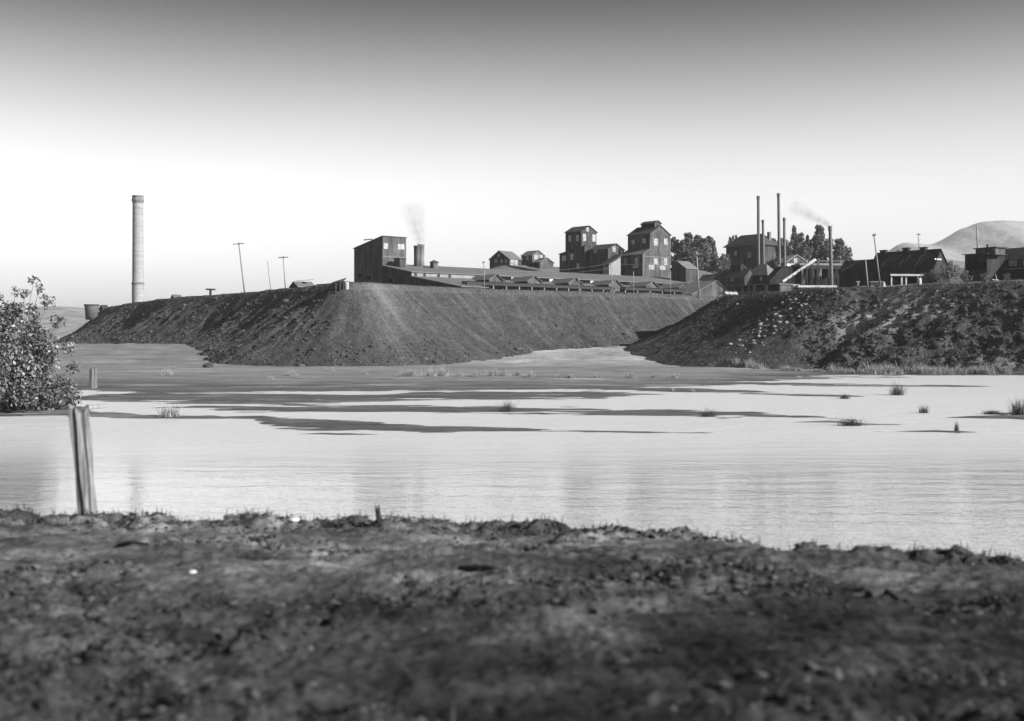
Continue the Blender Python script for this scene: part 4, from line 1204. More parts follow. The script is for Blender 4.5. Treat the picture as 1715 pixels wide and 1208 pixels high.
# -- charging trestle in front of the wings
def trestle(label, px0, y0, px1, y1, yl):
    xa, xb = FB.lx(px0, yl), FB.lx(px1, yl)
    za, zc = FB.z(y0, xa, yl), FB.z(y1, xb, yl)
    zt_ = (za + zc) / 2
    X_, Y_ = FB.w(xa, yl)
    zg = gz(X_, Y_) - .8 - FB.zb
    t = thing("rail_trestle", label, "trestle", (X_, Y_, FB.zb), FB.th)
    L_ = xb - xa
    MB().beam((0, 0, zt_), (L_, 0, zt_), 0.5, 0.8).build("beam", M['timber_dark'], t)
    MB().beam((0, 1.6, zt_ - .2), (L_, 1.6, zt_ - .2), 0.5, 1.2).build("beam", M['timber_dark'], t)
    m = MB()
    for i in range(int(L_ / 0.8)): m.box(i * .8 + .1, i * .8 + .5, -.5, 2.1, zt_ + .405, zt_ + .5)
    m.build("sleepers", M['timber_dark'], t)
    n = max(2, int(L_ / 4.2))
    for i in range(n + 1):
        q = min(max(i * L_ / n, .2), L_ - .2)
        m = MB(); m.beam((q, 0, zg - .5), (q, 0, zt_ - .405), .3, .3); m.beam((q, 1.6, zg - .5), (q, 1.6, zt_ - .805), .3, .3); m.beam((q, -.1, zg), (q, 1.7, zt_ - .4), .12, .2)
        m.build("bent", M['timber'], t)
trestle("long dark rail trestle on short posts in front of the gabled wings", 781, 474.5, 1029, 483.5, -W3 - 3.2)
trestle("shorter dark rail trestle continuing along the edge at the right end of the furnace building", 1046, 483.5, 1149, 487.5, -W3 - 3.2)

# -- houses and towers up the hill
b = Bld("gable_house", "dark two-storey gable house with pale roof, leftmost of the houses above the long roof", "house", 852.5, 420, 50)
L, W = b.lx(873), b.ly(820)
b.gable_x(0, L, 0, W, b.z(433), b.z(420.3, 0, W * .5) - b.z(433), M['siding'], M['roof'])
b.win('R', 855, 860.5, 434.5, 444.5); b.win('R', 861.5, 867, 434.5, 444.5)
for q in ((829, 832.5), (838.5, 842), (846, 849)): b.win('L', *q, 435, 440)
b.win('L', 834, 837, 425.5, 430)
b = Bld("gable_house", "small dark gable house with two white windows, right neighbour of the pale-roofed house", "house", 891, 430, 44)
L, W = b.lx(912), b.ly(873)
b.gable_y(0, L, 0, W, b.z(427.5), b.z(420, L / 2) - b.z(427.5), M['siding_mid'], M['roof'])
b.win('R', 894.5, 901, 427, 435); b.win('R', 903.5, 909, 427, 434.5); b.win('L', 881, 885, 429, 436)
b = Bld("shed", "low gabled lean-to shed stepping down right of the small dark gable house", "shed", 904, 424, 44)
L, W = b.lx(927), b.ly(893)
b.gable_y(0, L, 0, W, b.z(439), b.z(432, L / 2) - b.z(439), M['siding_mid'], M['roof'])
b.opening('L', 895.5, 900, 440, 449, name="doorway")

b = Bld("ore_tower", "dark tower with gabled top and no roof monitor, left of the two towers", "tower", 973.5, 400, 44)
L, W = b.lx(999), b.ly(947)
b.gable_y(0, L, 0, W, b.z(387), b.z(378.6, L / 2) - b.z(387), M['siding'], M['roof_dark'], 0.35)
for q in ((976, 981.4, 392, 404), (992, 998, 393, 405)): b.win('R', *q)
b.win('R', 981.8, 986, 381, 388)
for q in ((952.5, 956.5, 394.5, 404.5), (965, 969.5, 394, 404)): b.win('L', *q)
# lower mass round the foot of the tower: parts of it
D_ = 396
b2 = Bld("tower_annex", "dark lean-to annex with sloping roof against the left foot of the left tower", "annex", 979, 394, 44)
L, W = b2.lx(988), b2.ly(937)
b2.mono_y(0, L, 0, W, b2.z(412), b2.z(426, 0, W), M['siding'], M['roof_dark'])
for q in ((941.5, 948, 428.5, 437), (955.5, 960.5, 425, 435), (966, 970, 441, 450)): b2.win('L', *q)
b3 = Bld("gable_annex", "gabled dark annex at the right foot of the left tower, above a white wall", "annex", 1018, 388, 44)
L, W = b3.lx(1045), b3.ly(987)
b3.gable_y(0, L, 0, W, b3.z(417), b3.z(408.5, L / 2) - b3.z(417), M['siding'], M['roof_dark'])
b3.win('R', 1025.5, 1031, 413, 422); b3.opening('R', 1035.5, 1040, 416, 428, name="doorway")
b3.win('L', 995, 999, 418.5, 424)
b4 = Bld("loading_chute", "white-boarded loading chute with dark sloping cover between the two towers", "chute", 1020, 384, 44)
x1 = b4.lx(1039.5)
b4.part("side_wall", MB().prism('y', [(0, 0), (x1, 0), (x1, b4.z(431, x1)), (0, b4.z(443))], 0, 2.5), M['timber'])
b4.part("cover", MB().prism('y', [(-.6, b4.z(445)), (x1 + .5, b4.z(428.5, x1)), (x1 + .5, b4.z(425.5, x1)), (-.6, b4.z(441.5))], -.4, 2.9), M['timber_dark'])

b = Bld("ore_tower", "tallest tower, with a roof monitor, rows of white windows and a lean-to", "tower", 1076.5, 386, 42)
L = b.lx(1122.5); x1 = b.lx(1088.5); W = b.ly(1039); W1_ = b.ly(1051.4, x1)
h = b.z(391, x1); rise = b.z(378.3, (x1 + L) / 2) - h
b.gable_y(x1, L, 0, W1_, h, rise, M['siding_mid'], M['roof_dark'], 0.35)
b.mono_x(0, x1 - .01, 0.02, W, b.z(425.5), b.z(417, x1), M['siding_mid'], M['roof'], 0.35, wname="lean_to_wall", rname="lean_to_roof", ovx1=-0.02)
xr = (x1 + L) / 2; y0, y1 = 1.0, W1_ * .72
zr = h + rise
m = MB().prism('y', [(xr - 1.5, zr - 1.2), (xr + 1.5, zr - 1.2), (xr + 1.5, zr + .9), (xr, zr + 1.7), (xr - 1.5, zr + .9)], y0, y1)
mo = b.part("roof_monitor", m, M['siding'])
m = MB()
for sg in (-1, 1): m.prism('y', [(xr + sg * 1.8, zr + .9 - .16 + .004), (xr, zr + 1.704), (xr, zr + 1.84), (xr + sg * 1.8, zr + .9 - .16 + .14)], y0 - .3, y1 + .3)
b.part("monitor_roof", m, M['roof_dark'], mo)
b.part("monitor_vent", MB().box(xr - 1.55, xr - 1.4, y0 + .6, y1 - .6, zr - .2, zr + .7), M['hole'], mo)
for q in ((1095, 1101.5, 400, 411.5), (1112, 1118, 400, 410), (1095, 1101.5, 433, 443), (1111.5, 1117, 433, 444), (1086.5, 1096, 444, 451.5), (1105, 1114.5, 445.3, 452)): b.win('R', *q)
for q in ((1058, 1063, 402, 409), (1076.5, 1081.5, 400, 407.5)): b.win('L', *q, off=x1)
for q in ((1045, 1049, 433, 444), (1063.5, 1068.5, 432, 442), (1060, 1069, 444, 449)): b.win('L', *q)

b.part("corner_board", MB().box(L - .22, L + .05, -.07, .12, 0, h), M['trim_dim'])
b.part("corner_board", MB().box(-.05, .2, -.07, -.01, 0, b.z(426)), M['trim_dim'])
b.part("belt_board", MB().box(.25, L - .25, -.06, -.01, b.z(429) - .12, b.z(429) + .12), M['trim_dim'])
b = Bld("gable_shed", "small gable shed with dark end and pale roof just right of the tallest tower", "shed", 1148.6, 380, 46)
L, W = b.lx(1168), b.ly(1124)
b.gable_x(0, L, 0, W, b.z(449), b.z(437.5, 0, W * .6) - b.z(449), M['siding'], M['roof'], apex=0.6)

# -- the big house and the sheds under the stacks
b = Bld("big_house", "big dark house with broad hip roof behind the iron stacks", "house", 1276, 452, 38)
L, W = b.lx(1302), b.ly(1216)
b.hip(0, L, 0, W, b.z(410), b.z(393, L / 2, W / 2) - b.z(410), M['siding'], M['roof_dark'], 0.9, 0.42)
b.win('L', 1252.5, 1258, 423, 431.5); b.win('L', 1230, 1234, 421, 428)
b.part("chimney", MB().box(L * .62, L * .62 + 1.0, 1.0, 2.2, b.z(404), b.z(388.5, L * .6, 1)), M['brickstack'])

b = Bld("monitor_shed", "low dark shed with a box monitor, in front of the big hip-roofed house", "shed", 1247, 368, 40)
L, W = b.lx(1266), b.ly(1197)
h = b.z(463); rise = b.z(451, L / 2, W * .3) - h
b.gable_y(0, L, 0, W, h, rise, M['siding'], M['roof_dark'], .4)
xr = L / 2; zr = h + rise; y0, y1 = W * .25, W * .55
mo = b.part("roof_monitor", MB().prism('y', [(xr - 1.0, zr - 1.3), (xr + 1.0, zr - 1.3), (xr + 1.0, zr + .7), (xr - .6, zr + 1.4), (xr - 1.0, zr + 1.3)], y0, y1), M['siding_black'])
b.part("monitor_roof", MB().prism('y', [(xr - .8, zr + 1.45), (xr + 3.4, zr - .6), (xr + 3.4, zr - .48), (xr - .8, zr + 1.58)], y0 - .3, y1 + .3), M['roof'], mo)
b.win('L', 1225, 1228, 465, 471)
b = Bld("furnace_shed", "hip-roofed shed with a white right wall under the left pair of stacks", "shed", 1285, 366, 40)
L, W = b.lx(1305), b.ly(1250)
b.hip(0, L, 0, W, b.z(460.5), b.z(443, L / 2, W / 2) - b.z(460.5), M['siding_black'], M['roof'], .4, .45)
b.part("white_cladding", MB().box(.1, L - .3, -.12, -.01, b.z(474), b.z(461.5)), M['white'])
b.win('L', 1273, 1276.5, 464, 470)

b = Bld("open_shed", "long low shed with dark open bays behind the right heap's left crest", "shed", 1306, 280, 40)
L, W = b.lx(1336), b.ly(1214)
h = b.z(476.5)
m = MB().box(3.4, L, 0.0, W, 0, h - .02); m.box(.02, 3.39, 0.0, .25, 0, h - .02)
b.part("wall", m, M['siding_mid'])
b.part("roof", MB().box(-.7, L + .4, -.35, W + .4, h, h + .22), M['roof'])
for i in range(6):
    yq = b.ly([1213.5, 1229, 1242, 1253, 1264, 1284][i]) - .3
    b.part("post", MB().box(.0, .3, yq, yq + (.9 if i in (0, 4, 5) else .3), 0, h - .02), M['timber'])
b.part("sill", MB().box(-.12, .0, .3, W, b.z(488.5) - .1, b.z(488.5) + .25), M['timber'])
# pale barrel and deck beside it
def barrel(label, px, y0, y1, w, D, mat):
    X_ = (px - CX) / F * D; zt = EYE + (HOR - y0) / F * D; zb = EYE + (HOR - y1) / F * D - .3
    r = w / F * D / 2; h = zt - zb
    t = thing("barrel", label, "barrel", (X_, D, zb))
    MB().lathe([(0, 0), (r * .86, 0), (r, h * .35), (r, h * .65), (r * .86, h), (r * .78, h), (r * .78, h - .06), (0, h - .06)], 18).build("staves", mat, t, True)
    m = MB()
    for q in (.15, .4, .6, .85): rr_ = r * (1.02 if .3 < q < .7 else .95); m.lathe([(rr_, h * q - .03), (rr_ + .02, h * q - .03), (rr_ + .02, h * q + .03), (rr_, h * q + .03)], 18)
    m.build("hoops", M['iron'], t)
barrel("pale barrel standing at the right end of the long open shed", 1329, 478, 485, 7, 272, M['white'])
barrel("bright pale barrel at the right end of the small open-front shed", 1539.5, 466, 477, 8, 245, M['white'])
barrel("weathered barrel on end at the very nose of the left slag heap", 580.5, 472.5, 485, 8, 259, M['trim'])
b = Bld("timber_deck", "long pale timber deck at the foot of the smoking iron stack", "deck", 1337, 258, 4)
L = b.lx(1402)
b.part("planks", MB().box(0, L, 0, 4, b.z(481.5), b.z(478)), M['white'])
b.part("skirt", MB().box(.1, L - .1, .1, 3.9, -2, b.z(481.5) - .003), M['timber_dark'])

b = Bld("gable_house", "small white-trimmed gable house with one round-looking white window behind the right pair of stacks", "house", 1317.5, 436, 20)
L, W = b.lx(1351), 7.0
h = b.z(438.5); rise = b.z(427, L / 2) - h
b.gable_y(0, L, 0, W, h, rise, M['siding'], M['white'], .35)
b.win('R', 1329.5, 1335, 433, 440)
b.part("base_boards", MB().box(0, L, -.1, -.01, b.z(447), b.z(441.5)), M['white'])

# -- iron stacks
SKG = "iron stacks of the smelter"
def iron_stack(label, px0, ytop, pxb, ybase, wt, wb, D, zlow=None):
    X_ = (pxb - CX) / F * D; zb = EYE + (HOR - ybase) / F * D - 1.5
    zt = EYE + (HOR - ytop) / F * D; dx = (px0 - CX) / F * D - X_
    t = thing("iron_stack", label, "smokestack", (X_, D, zb), 0, SKG)
    h = zt - zb; r0, r1 = wb / F * D / 2, wt / F * D / 2
    m = MB(); m.tube((0, 0, 0), (dx, 0, h), r0, r1, 18, False)
    m.build("shaft", M['iron'], t, True)
    m = MB(); n = int(h / 2.6)
    for i in range(1, n):
        q = i / n; r = r0 + (r1 - r0) * q + .015
        m.tube((dx * q, 0, h * q - .06), (dx * q, 0, h * q + .06), r, r, 18, True)
    m.build("bands", M['iron'], t)
    m = MB(); m.lathe([(r1 * 1.15, h - 1.0), (r1 * 1.25, h - .9), (r1 * 1.25, h), (r1 * .85, h), (r1 * .85, h - 1.5), (0, h - 1.5)], 18, (dx, 0))
    m.build("rim", M['iron'], t)
    m = MB(); m.box(-r0 * 1.5, r0 * 1.5, -r0 * 1.5, r0 * 1.5, -1.5, .8); m.build("base", M['siding_black'], t)
    return t
iron_stack("tall iron stack, left of the two tallest", 1270, 328.5, 1270.5, 449, 4.6, 5.2, 392)
iron_stack("short iron stack close right of the left tall one", 1277.7, 368.5, 1279, 449, 4.0, 4.4, 398)
iron_stack("tallest iron stack, right of the two tallest", 1303.8, 324, 1305.5, 450, 4.6, 5.2, 384)
iron_stack("short iron stack close right of the tallest one", 1313.5, 365, 1314, 450, 4.2, 4.8, 390)
iron_stack("smoking iron stack standing by itself on the pale timber deck", 1390.3, 379, 1393, 480, 5.4, 6.4, 262)

b = Bld("coal_bunker", "black coal bunker with sloping side beneath the iron stacks, behind the conveyor", "bunker", 1289, 345, 8)
L = b.lx(1345)
b.part("wall", MB().prism('y', [(0, 0), (L, 0), (L, b.z(447)), (L * .38, b.z(447)), (0, b.z(470))], 0, 6), M['siding_black'])
b.part("coping", MB().box(L * .36, L + .3, -.3, 6.2, b.z(447) + .003, b.z(445.6)), M['timber_dark'])
t = thing("flue_pipe", "dark elbowed flue pipe leading from the foot of the tallest stack to the bunker", "pipe", P(1301, 447, 382))
m = MB(); m.tube((-.6, 0, .3), (2.2, 0, -.9), .75, .75, 12); m.tube((2.2, 0, -.9), (8.2, 0, -.3), .7, .7, 12)
m.build("pipe", M['iron'], t, True)
m = MB(); m.box(3.0, 3.3, -.2, .2, -6, -1.2); m.box(6.8, 7.1, -.2, .2, -6, -1.0); m.build("supports", M['timber_dark'], t)
b = Bld("end_shed", "broad grey gable at the right end of the furnace building beside the stout pale pole", "shed", 1158, 344, 39)
L = b.lx(1224); h = b.z(493); xa = b.lx(1199)
b.gable_y(0, L, 0, 9, h, b.z(470.5, xa) - h, M['siding_mid'], M['roof'], .4, apex=xa / L)
b = Bld("lumber_pile", "low pile of pale lumber lying on the crest left of the long open shed", "lumber", 1216, 279, 30)
m = MB()
for i in range(4):
    for k in range(3): m.box(k * 1.3, k * 1.3 + 1.1, .15 * i, .15 * i + 2.4, b.z(491.5) - .2 + i * .16, b.z(491.5) - .06 + i * .16)
b.part("planks", m, M['trim'])
for lab, q0, q1, D0, D1 in (("upper sagging wire strung over the long roof toward the pale pole between the trestles", (811, 453), (1023, 441), 291, 311), ("sagging wire from the pale pole between the trestles to the stout pale pole", (1023, 442), (1166.5, 428), 311, 336),
                            ("lower sagging wire strung over the gabled wings toward the pale pole between the trestles", (811, 456), (1024, 449), 291, 311)):
    a, c = P(*q0, D0), P(*q1, D1); m = MB(); pr = a
    for i in range(1, 13):
        q = i / 12; p = a.lerp(c, q) - Vector((0, 0, 1.0 * 4 * q * (1 - q))); m.tube(pr, p, .022, .022, 4, False); pr = p
    tag(m.build("overhead_wire", M['iron']), lab, "wire", "overhead wires")

b = Bld("long_low_shed", "low pale-roofed shed lying between the small gable shed and the hip-roofed house", "shed", 1226, 390, 36)
L, W = b.lx(1240), b.ly(1172); h = b.z(466)
b.gable_y(0, L, 0, W, h, b.z(457.5, L / 2) - h, M['siding'], M['roof'], .5)
b.opening('L', 1204, 1212, 467.5, 474); b.opening('L', 1184, 1189, 468, 474)

# -- conveyor, gantry
t = thing("conveyor", "pale inclined conveyor climbing from the long open shed up to the gantry", "conveyor", P(1310, 472, 300))
p0, p1 = Vector((0, 0, 0)), P(1365, 435, 304) - P(1310, 472, 300)
m = MB().beam(p0 + Vector((0, 0, -.1)), p1 + Vector((0, 0, -.1)), 1.3, .18); m.build("belt", M['white'], t)
for s_ in (-.75, .75):
    MB().beam(p0 + Vector((0, s_, .05)), p1 + Vector((0, s_, .05)), .12, .55).build("side_rail", M['trim'], t)
for q in (.3, .55, .8, .97):
    c = p0.lerp(p1, q); m = MB(); lo = -4.5
    for s_ in (-.8, .8): m.beam((c.x, s_ * 1.3, lo), (c.x, s_, c.z - .25), .22, .22)
    m.beam((c.x, -.9, lo + (c.z - lo) * .35), (c.x, .9, c.z - .6), .12, .15)
    m.build("bent", M['timber_dark'], t)
b = Bld("gantry", "dark timber gantry with open posts and pale deck behind the smoking stack", "gantry", 1341, 318, 6, zb=gz((1341 - CX) / F * 318, 318) - 1)
L = b.lx(1428); h = b.z(444.5)
b.part("deck", MB().box(-.3, L, -.3, 7, h, h + .55), M['timber'])
b.part("beam", MB().box(0, L - .3, -.1, .3, h - .9, h - .003), M['timber_dark'])
b.part("shade_wall", MB().box(0, L - .3, 6.2, 6.5, 0, h - .003), M['siding_black'])  # black wall added to darken the open space under the deck
for i, q in enumerate((1343, 1352, 1362, 1375, 1388, 1401, 1413, 1424)):
    x = b.lx(q); m = MB().beam((x, .1, 0), (x, .1, h - .9), .3, .3)
    if i % 2: m.beam((x - 1.3, .1, 0.5), (x - .1, .1, h - 1.0), .2, .2)
    else: m.beam((x + 1.3, .1, 0.5), (x + .1, .1, h - 1.0), .2, .2)
    b.part("post", m, M['timber'] if i % 3 == 0 else M['timber_dark'])
x0 = b.lx(1341); 
b.part("railing", MB().beam((b.lx(1366), 0, h + 1.2), (L - .5, 0, h + 1.2), .08, .1).beam((b.lx(1370), 0, h + .5), (b.lx(1370), 0, h + 1.2), .1, .1).beam((b.lx(1385), 0, h + .5), (b.lx(1385), 0, h + 1.2), .1, .1).beam((b.lx(1408), 0, h + .5), (b.lx(1408), 0, h + 1.2), .1, .1), M['trim'])

# -- long dark building on the right
b = Bld("long_shed", "long black shed with patched roof and grey gable, right of the smoking stack", "shed", 1563, 292, 40)
L = b.lx(1589); W = b.ly(1458); W2_ = b.ly(1405)
h = b.z(448); rise = b.z(417.5, L * .4) - h
b.gable_y(0, L, 0, W, h, rise, M['siding_black'], M['roof_black'], .35, apex=.42)
LS, LSL, LSH, LSR = b, L, h, rise
h2 = h; rise2 = b.z(436, L * .4, W + 4) - h2
b.gable_y(.1, L - .1, W + .05, W2_, h2, rise2, M['siding_black'], M['roof_black'], .3, apex=.42, wname="lower_wall", rname="lower_roof")
b.part("gable_board", MB().box(.5, L * .5, -.12, -.38 + .28, b.z(435), b.z(432.5)), M['white'])
rr = random.Random(4); xa = L * .42
for i in range(26):                                        # loose pale battens on the left roof slope
    yq = rr.uniform(1, W2_ - 1); rs = rise if yq < W else rise2
    q0, q1 = rr.uniform(.02, .4), rr.uniform(.5, .95); dy = rr.uniform(.1, 1.4)
    a_ = Vector((xa * q0 - .0, yq + dy, h + rs * q0 + .2)); c_ = Vector((xa * q1, yq - dy, h + rs * q1 + .2))
    if (yq + dy - W) * (yq - dy - W) > 0: b.part("batten", MB().beam(a_, c_, rr.uniform(.12, .3), .06), M['timber'] if i % 3 else M['siding_mid'])
for q in ((1440, 1443), (1500, 1505)): b.opening('L', q[0], q[1], 458, 476, name="doorway")
b = Bld("open_shed", "small open-front shed with pale fascia and pale centre posts on the right heap's crest", "shed", 1492, 250, 6)
L = b.lx(1544); h = b.z(461.5)
m = MB().box(0, L, 3.0, 3.2, 0, h - .02); m.box(0, .2, .3, 2.99, 0, h - .02); m.box(L - .2, L, .3, 2.99, 0, h - .02)
b.part("wall", m, M['siding_black'])
b.part("roof", MB().prism('x', [(-.4, h + .1), (3.5, h - .25), (3.5, h - .1), (-.4, h + .25)], -.3, L + .3), M['roof_dark'])
b.part("fascia", MB().box(-.3, L + .3, -.52, -.41, h - .12, h + .28), M['trim'])
for q in (1493, 1510, 1517.5, 1537): x = b.lx(q); b.part("post", MB().box(x - .14, x + .14, -.1, .15, 0, h + .05), M['trim'])
b.part("door", MB().box(b.lx(1511), b.lx(1517), .2, .28, 0, h - .2), M['siding_mid'])

b = Bld("ore_cart", "dark ore cart with a pale end standing on the crest between two poles", "ore cart", 1456, 244, 8, zb=gz((1470 - CX) / F * 244, 244) - .1)
L = b.lx(1484); zc = b.z(472.5); zl_ = b.z(478.5)
b.part("box", MB().prism('y', [(0, zl_), (L * .8, zl_), (L * .83, zc), (-.1, zc)], 0, 1.5), M['siding_black'])
b.part("rim", MB().box(-.15, L * .84, -.08, 1.58, zc + .003, zc + .14), M['timber'])
b.part("pale_end", MB().prism('y', [(L * .83 + .01, zl_ - .3), (L, zl_ - .3), (L * .93, zc), (L * .83 + .01, zc + .1)], -.05, 1.55), M['trim'])
for x in (.6, L * .65):
    for y in (-.02, 1.4): b.part("wheel", MB().tube((x, y, zl_ - .25), (x, y + .12, zl_ - .25), .38, .38, 14), M['iron'])
m = MB()
X_ = P(1437, 480, 246)
t_ = thing("post", "short square-headed post on the crest left of the ore cart", "post", (X_.x, 246, X_.z - .5))
MB().box(-.16, .16, -.16, .16, 0, 1.35).build("shaft", M['timber'], t_)
MB().box(-.38, .38, -.2, .2, 1.353, 1.6).build("cap", M['timber'], t_)

# (vents and pipes along the black shed)
for q, hh in ((1480, 4.5), (1518, 6), (1547, 5)):
    y = LS.ly(q, LSL * .42); zz = LSH + LSR - .3
    v_ = LS.part("roof_vent", MB().box(LSL * .42 - .5, LSL * .42 + .5, y - .8, y + .8, zz, zz + .3 + hh / F * 290 * .9), M['siding_black'])
    LS.part("lid", MB().box(LSL * .42 - .7, LSL * .42 + .7, y - 1.0, y + 1.0, zz + .303 + hh / F * 290 * .9, zz + .42 + hh / F * 290 * .9), M['roof_black'], v_)
# -- right-hand building
b = Bld("engine_house", "long dark building with white-framed windows and pale sill line at the right edge", "building", 1775, 250, 30)
W = b.ly(1652)
h = b.z(428); rise = b.z(410) - h + .3
L = 8.0
b.gable_y(0, L, 0, W, h, rise, M['siding_black'], M['roof_dark'], .5)
for q in ((1690, 1703, 433, 445.5), (1663.5, 1671, 437, 446), (1714, 1726, 432.5, 445), (1738, 1750, 432, 445)): b.win('L', *q)
for q in (1680.5, 1709): y = b.ly(q); b.part("pilaster", MB().box(-.12, -.01, y - .25, y + .25, b.z(447, 0, y), h - .2), M['siding_mid'])
b.part("sill_band", MB().prism('x', [(0, b.z(446.5)), (W, b.z(446.5)), (W, b.z(446.5) + .25), (0, b.z(446.5) + .25)], -.3, -.13), M['timber'])
ym = b.ly(1648)
b2 = Bld("annex", "lower black annex with a flat pale-edged monitor left of the right-hand building", "annex", 1653, 258, 30)
L2, W2_ = 6.0, b2.ly(1616)
b2.mono_y(0, L2, 0, W2_, b2.z(425.5), b2.z(427, 0, W2_), M['siding_black'], M['roof_dark'], .4)
x0, y0, y1 = .8, -1.5, b2.ly(1634, .8)
mo = b2.part("roof_monitor", MB().box(x0, 4, y0, y1, b2.z(427), b2.z(415.5)), M['siding_mid'])
b2.part("monitor_roof", MB().box(x0 - .4, 4.4, y0 - .4, y1 + .4, b2.z(415.5) + .003, b2.z(414)), M['roof_dark'], mo)
b2.part("vent_pipe", MB().tube((1.5, 1.0, b2.z(414.2)), (1.5, 1.0, b2.z(408.5)), .28, .28, 12), M['iron'], mo)
b2.part("black_opening", MB().box(-.06, .02, .2, W2_ - .2, b2.z(450), b2.z(438.5)), M['hole'])

# -- tank, little roofs and cart on the left heap
D_ = 432; c = P(153.5, 531, D_)
t = thing("water_tank", "round flared wooden tank at the far left end of the left slag heap", "tank", (c.x, D_, c.z - 1))
h = 1 + 20.5 / F * D_; r = 24 / F * D_ / 2
MB().lathe([(0, 0), (r * .8, 0), (r * .97, h - .3), (r * .97, h), (r * .85, h), (r * .85, h - .5), (0, h - .5)], 28).build("tub", M['tank'], t, True)
MB().lathe([(r * 1.0, h - .35), (r * 1.06, h - .35), (r * 1.06, h + .1), (r * .9, h + .1)], 28).build("rim", M['roof_dark'], t)
m = MB()
for q in (.25, .5, .72): rq = r * (.8 + .17 * q) + .02; m.lathe([(rq, h * q - .07), (rq + .03, h * q - .07), (rq + .03, h * q + .07), (rq, h * q + .07)], 28)
m.build("hoops", M['iron'], t)
b = Bld("hut", "tiny dark tent-roofed hut beside the round tank on the left heap", "hut", 174, 446, 30)
L, W = b.lx(182), b.ly(166); h = b.z(518)
b.gable_x(0, L, 0, W, h, b.z(511.5, 0, W / 2) - h, M['siding_black'], M['roof_dark'], .3)
b = Bld("hut", "small hut roof with dark gable peeking over the crest right of the big chimney", "hut", 293, 372, 30)
L, W = b.lx(304), b.ly(286.5); h = b.z(500)
b.gable_x(0, L, 0, W, h, b.z(494, 0, W / 2) - h, M['siding_black'], M['roof'], .3)
b = Bld("shed", "low shed with pale roof and black gable on the crest left of the heap's nose", "shed", 499.5, 306, 34)
L, W = b.lx(527), b.ly(486); h = b.z(480)
b.gable_x(0, L, 0, W, h, b.z(472.3, 0, W / 2) - h, M['siding_black'], M['roof'], .3)
m = MB(); za = b.z(472.3, 0, W / 2) + .25
m.beam((.6, W * .5, za + .1), (3.6, W * .2, za + .25), .6, .1); m.beam((2.9, W * .6, za + .25), (5.2, W * .4, za + .5), .5, .1)
b.part("loose_boards", m, M['timber'])
b.part("roof_hole", MB().slab([(1.9, W * .28, h + (za - .25 - h) * .56 + .16), (3.0, W * .28, h + (za - .25 - h) * .56 + .16), (3.0, W * .42, h + (za - .25 - h) * .84 + .16), (1.9, W * .42, h + (za - .25 - h) * .84 + .16)], .03), M['hole'])
b = Bld("dump_platform", "dark timber tipping platform jutting out at the nose of the left slag heap", "platform", 577, 259.5, 14, zb=15.6)
L = b.lx(557)
m = MB(); z0, z1 = b.z(473.0), b.z(467.5)
m.prism('y', [(L, z0 - .25), (.2, z1 - .1), (.2, z1 + .2), (L, z0)], -1.2, 2.4); b.part("deck", m, M['timber_dark'])
for x in (-.3, L * .4, L * .75):
    b.part("post", MB().beam((x, -.8, .2), (x, -.8, z0 - .1), .28, .28).beam((x, 1.8, .2), (x, 1.8, z0 - .1), .28, .28), M['timber_dark'])
b.part("skirt", MB().prism('y', [(L * .9, z0 - .25), (-.15, 0.2), (-.15, z1 - .3)], -.6, -.5), M['siding_black'])  # black triangle standing in for the shadow beneath the platform

# -- big brick chimney
D_ = 520; c = P(231, 506, D_)
zb = c.z - 6
t = thing("brick_chimney", "tall round brick chimney with banded collar standing alone behind the left heap", "chimney", (c.x, D_, zb))
zh = EYE + (HOR - 327.8) / F * D_ - zb; r = 9.55 / F * D_; rt = 8.75 / F * D_
zc1 = EYE + (HOR - 337) / F * D_ - zb; zr1 = EYE + (HOR - 475) / F * D_ - zb
MB().lathe([(r * 1.02, 0), (r * 1.02, zr1 - .4), (r * .97, zr1 + .5), (rt, zc1 - 1)], 40).build("shaft", M['chimney'], t, True)
MB().lathe([(rt, zc1 - 1.0), (rt * 1.1, zc1 - .2), (rt * 1.17, zc1), (rt * 1.17, zc1 + .7), (rt * 1.05, zc1 + 1.0), (rt * 1.05, zh - .6), (rt * 1.1, zh - .5), (rt * 1.1, zh), (rt * .8, zh), (rt * .8, zh - 3), (0, zh - 3)], 40).build("collar", M['brickstack'], t, True)
MB().lathe([(r * 1.0, zr1 - .5), (r * 1.1, zr1 - .35), (r * 1.1, zr1 + .25), (r * .98, zr1 + .6)], 40).build("band", M['brickstack'], t, True)

# -- poles
PG = "utility poles around the works"
def pole(label, xb, yb, xt, yt, D, w, arms=(), mat='timber', name="utility_pole", cat="utility pole", group=PG, armw=.16):
    B, T_ = P(xb, yb, D), P(xt, yt, D)
    t = thing(name, label, cat, (B.x, D, B.z - 1.2), 0, group)
    top = T_ - Vector((B.x, D, B.z - 1.2)); r = w / F * D / 2
    MB().tube((0, 0, 0), top, r, r * .75, 9).build("shaft", M[mat], t, True)
    for (ya, x0, y0, x1, y1) in arms:
        a = P(x0, y0, D) - Vector((B.x, D, B.z - 1.2)); c = P(x1, y1, D) - Vector((B.x, D, B.z - 1.2))
        a.y -= r + .08; c.y -= r + .08
        MB().beam(a, c, armw, armw * 1.2).build("crossarm", M['timber_dark'], t)
        m = MB()
        for q in (.06, .35, .65, .94):
            p = a.lerp(c, q); m.tube(p + Vector((0, 0, .1)), p + Vector((0, 0, .36)), .06, .05, 6)
        m.build("insulators", M['glass'], t)
    return t
pole("tall utility pole leaning left with one crossarm, left of two on the left heap", 410.5, 490, 399.7, 405.5, 330, 2.6, [(0, 390.5, 409.5, 409, 408)])
pole("shorter utility pole with wide crossarm near the tipping nose of the left heap", 478.5, 483, 474.2, 429, 312, 2.0, [(0, 466, 432, 483, 431)])
